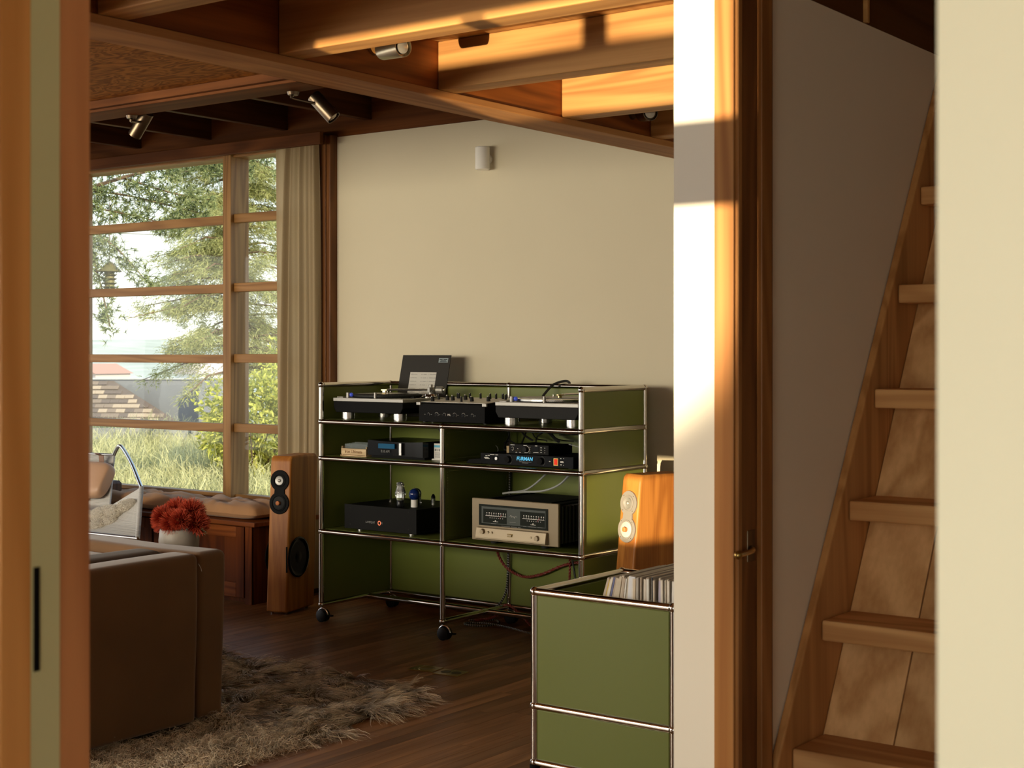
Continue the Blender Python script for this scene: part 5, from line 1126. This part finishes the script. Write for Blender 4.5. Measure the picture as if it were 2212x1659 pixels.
for bi, bo in enumerate(boughs):
    P_ = smooth_path(bo, 10); bb.tube(P_, [.022 * (1 - .8 * i / len(P_)) + .003 for i in range(len(P_))] if bi == 0 else [.010 * (1 - .75 * i / len(P_)) + .002 for i in range(len(P_))], 6)
    for i in range(2, len(P_)):
        for q in range(16 if bi in (0, 4) else 9):
            if r.uniform() < .2: continue
            c0 = np.array(P_[i]); off = r.normal(size=3) * np.array([.055, .05, .045]) * (2.0 if bi in (0, 4) else 1.0) + np.array([0, 0, -.02]); c = c0 + off
            tw = off / (np.linalg.norm(off) + 1e-6)
            for k in range(11):
                dd = r.normal(size=3) * .8 + tw * .4; ps.append(c); ds.append(dd / np.linalg.norm(dd)); ls.append(r.uniform(.040, .075))
bb.build('boughs', BARK, cedar, smooth=True)
leafcloud('needles', np.array(ps), np.array(ds), np.array(ls), .0042, NEEDD, cedar, r, 1, .03, .0)
# hanging feeder
FEED = mat('weathered_copper', (.20, .17, .07), .5, .4, var=.25, scale=30)
fd = thing('bird_feeder', 'tiered pagoda bird feeder hanging from the cedar bough', 'bird feeder', (-5.664, 3.188, 1.9))
FC = (-5.664, 3.188, 0)
MB().cyl((-5.664, 3.188, 2.02), (-5.664, 3.188, 2.60), .0035, seg=6).build('cord', BARK, fd)
for s_ in (-1, 1): MB().cyl((-5.664, 3.188, 2.13), (-5.664 + s_ * .07, 3.188, 2.02), .002, seg=5).build('hanger', BARK, fd)
MB().lathe([(.012, 2.075), (.030, 2.062), (.105, 1.992), (.103, 1.988), (.02, 2.045)], FC, 24).build('roof', FEED, fd, smooth=True)
MB().lathe([(.042, 1.80), (.042, 2.03), (.001, 2.03), (.001, 1.80)], FC, 18, caps=False).build('tube', FEED, fd, smooth=True)
for i, z in enumerate((1.945, 1.910, 1.872, 1.838)): MB().lathe([(.040, z), (.066, z + .018), (.064, z + .020), (.038, z + .004)], FC, 22).build('tray', FEED, fd, smooth=True)
MB().lathe([(.001, 1.785), (.046, 1.785), (.066, 1.822), (.062, 1.824), (.001, 1.80)], FC, 22).build('bottom_tray', FEED, fd, smooth=True)
# low grey fence at the edge of the bank
fe = thing('garden_fence', 'weathered grey board fence at the end of the grass', 'fence', (-14, 10.6, -.3))
Df = Vector((-13.437 + 14.929, 11.113 - 10.0, 0)).normalized(); F0 = Vector((-15.9, 9.2, 0))
FGR = wood('grey_fence_board', (.20, .20, .20), (.34, .33, .31), 'X', .6, .8)
qf = Df.to_track_quat('X', 'Z').to_matrix().to_4x4()
for i in range(4):
    for k in range(4): MB().box(i * 1.0 + .002, i * 1.0 + .998, 0, .025, -.38 + .105 * k, -.38 + .105 * k + .10, Matrix.Translation(F0) @ qf).build('fence_board', FGR, fe)
for i in range(5): MB().box(i * 1.0 - .035, i * 1.0 + .035, -.07, 0, -.5, .06, Matrix.Translation(F0) @ qf).build('fence_post', FGR, fe)
# neighbour house below: shingle roof and a plain parapet wall behind it
nh = thing('neighbour_house', 'low neighbouring house with brown shingle roof and grey end wall below the bank', 'house', (-27, 21, -3))
Dh = Vector((-25.535 + 28.233, 22.05 - 20.038, 0)).normalized(); H0 = Vector((-28.9, 19.54, 0)); qh = Dh.to_track_quat('X', 'Z').to_matrix().to_4x4(); Mh_ = Matrix.Translation(H0) @ qh
SLATE = mat('grey_felt_wall', (.17, .17, .18), .8, var=.15, scale=2)
MB().box(-2.5, 4.18, 2.2, 2.6, -3, .46, Mh_).build('end_wall', SLATE, nh); MB().box(3.60, 4.20, 1.4, 2.2, -3, .44, Mh_).build('chimney', SLATE, nh); MB().box(-2.5, 4.22, 2.15, 2.65, .46, .50, Mh_).build('coping', mat('pale_coping', (.4, .4, .4), .7), nh)
MB().box(-2.5, 4.0, .2, 2.2, -3.2, -1.2, Mh_).build('wall', GREYP, nh)
SHI = [mat('shingle_%s' % w, c, .85, var=.25, scale=6) for w, c in (('brown', (.19, .135, .095)), ('tan', (.34, .25, .17)), ('dark', (.12, .085, .065)))]
random.seed(17); shingle_mesh = [MB().box(0, .245, -.155, 0, 0, .016).mesh('shingle', m) for m in SHI]
cnt = 0
for rI in range(13):
    zr = .40 - .125 * rI; yr = 2.15 - .155 * rI
    xmax = 1.0 + .245 * rI if rI < 13 else 4
    x = -2.4 + .12 * (rI % 2)
    while x < min(xmax, 4.0) - .2:
        o = bpy.data.objects.new('shingle', random.choice(shingle_mesh) if True else None); COL.objects.link(o); o.parent = nh; o.matrix_parent_inverse = Matrix.Translation(-nh.location)
        o.matrix_basis = Mh_ @ Matrix.Translation((x, yr, zr)) @ Matrix.Rotation(R(36), 4, 'X') @ Matrix.Rotation(random.uniform(-.03, .03), 4, 'Z'); x += .25; cnt += 1
MB().add([Mh_ @ Vector(p) for p in ((-2.5, 2.2, .42), (1.0, 2.2, .42), (4.1, .2, -1.15), (-2.5, .2, -1.15))], [(0, 1, 2, 3)]).build('roof_deck', SHI[2], nh)
# power lines
for i, (a, b_) in enumerate((((-24, 10.8, 4.75), (-12, 19.6, 3.98)), ((-24, 10.8, 4.0), (-12, 19.6, 3.42)))):
    A_, B2 = Vector(a), Vector(b_); tag(MB().tube([A_.lerp(B2, t) + Vector((0, 0, -.10 * (1 - (2 * t - 1) ** 2))) for t in np.linspace(0, 1, 16)], .016, 6).build('power_line', mat('grey_cable_outdoor', (.34, .33, .32), .7)), ('upper' if i == 0 else 'lower') + ' power line crossing the window view', 'power line')
# hill and far houses
HILL = mat('pale_haze_hillside', (.44, .44, .36), .95, var=.45, scale=.06)  # pale base tone stands in for distance haze; noise gives vegetation patches
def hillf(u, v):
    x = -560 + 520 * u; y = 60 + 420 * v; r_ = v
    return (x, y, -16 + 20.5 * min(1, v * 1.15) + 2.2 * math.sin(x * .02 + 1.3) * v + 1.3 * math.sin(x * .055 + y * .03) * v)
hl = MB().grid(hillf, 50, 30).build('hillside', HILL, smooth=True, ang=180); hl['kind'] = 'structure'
random.seed(9)
HW = [mat('far_house_%s' % w, c, .8) for w, c in (('white', (.62, .60, .56)), ('pink', (.52, .42, .38)))]; HR = mat('far_roof_red', (.42, .22, .16), .8)
far_h = [((190, 790), 3), ((232, 742), 2), ((262, 803), 5), ((330, 800), 4), ((215, 733), 4), ((300, 806), 3), ((380, 805), 3), ((205, 808), 4)]
fwv = np.array([-math.sin(.640752), math.cos(.640752), 0]); rtv = np.array([math.cos(.640752), math.sin(.640752), 0])
for i, (hx_, hy_, hz_, w) in enumerate(((-196, 117, -1.6, 7), (-232, 156, 2.6, 5), (-176, 118, -2.4, 8), (-168, 128, -2.0, 7), (-250, 166, 3.2, 9), (-180, 126, -2.3, 5), (-150, 132, -1.9, 5), (-187, 113, -2.8, 8))):
    t = thing('far_house', ('pale house with red roof far down the hill, ' if i % 2 else 'white house far down the hill, ') + ('first', 'second', 'third', 'fourth', 'fifth', 'sixth', 'seventh', 'eighth')[i] + ' from the left', 'house', (hx_, hy_, hz_ - 4))
    MB().box(hx_ - w / 2, hx_ + w / 2, hy_ - 3, hy_ + 3, hz_ - 4, hz_).build('wall', HW[i % 2], t)
    MB().prism([(hx_ - w / 2 - .4, hz_), (hx_ + w / 2 + .4, hz_), (hx_, hz_ + 1.4)], hy_ - 3.3, hy_ + 3.3).build('roof', HR if i % 2 else HW[1], t)
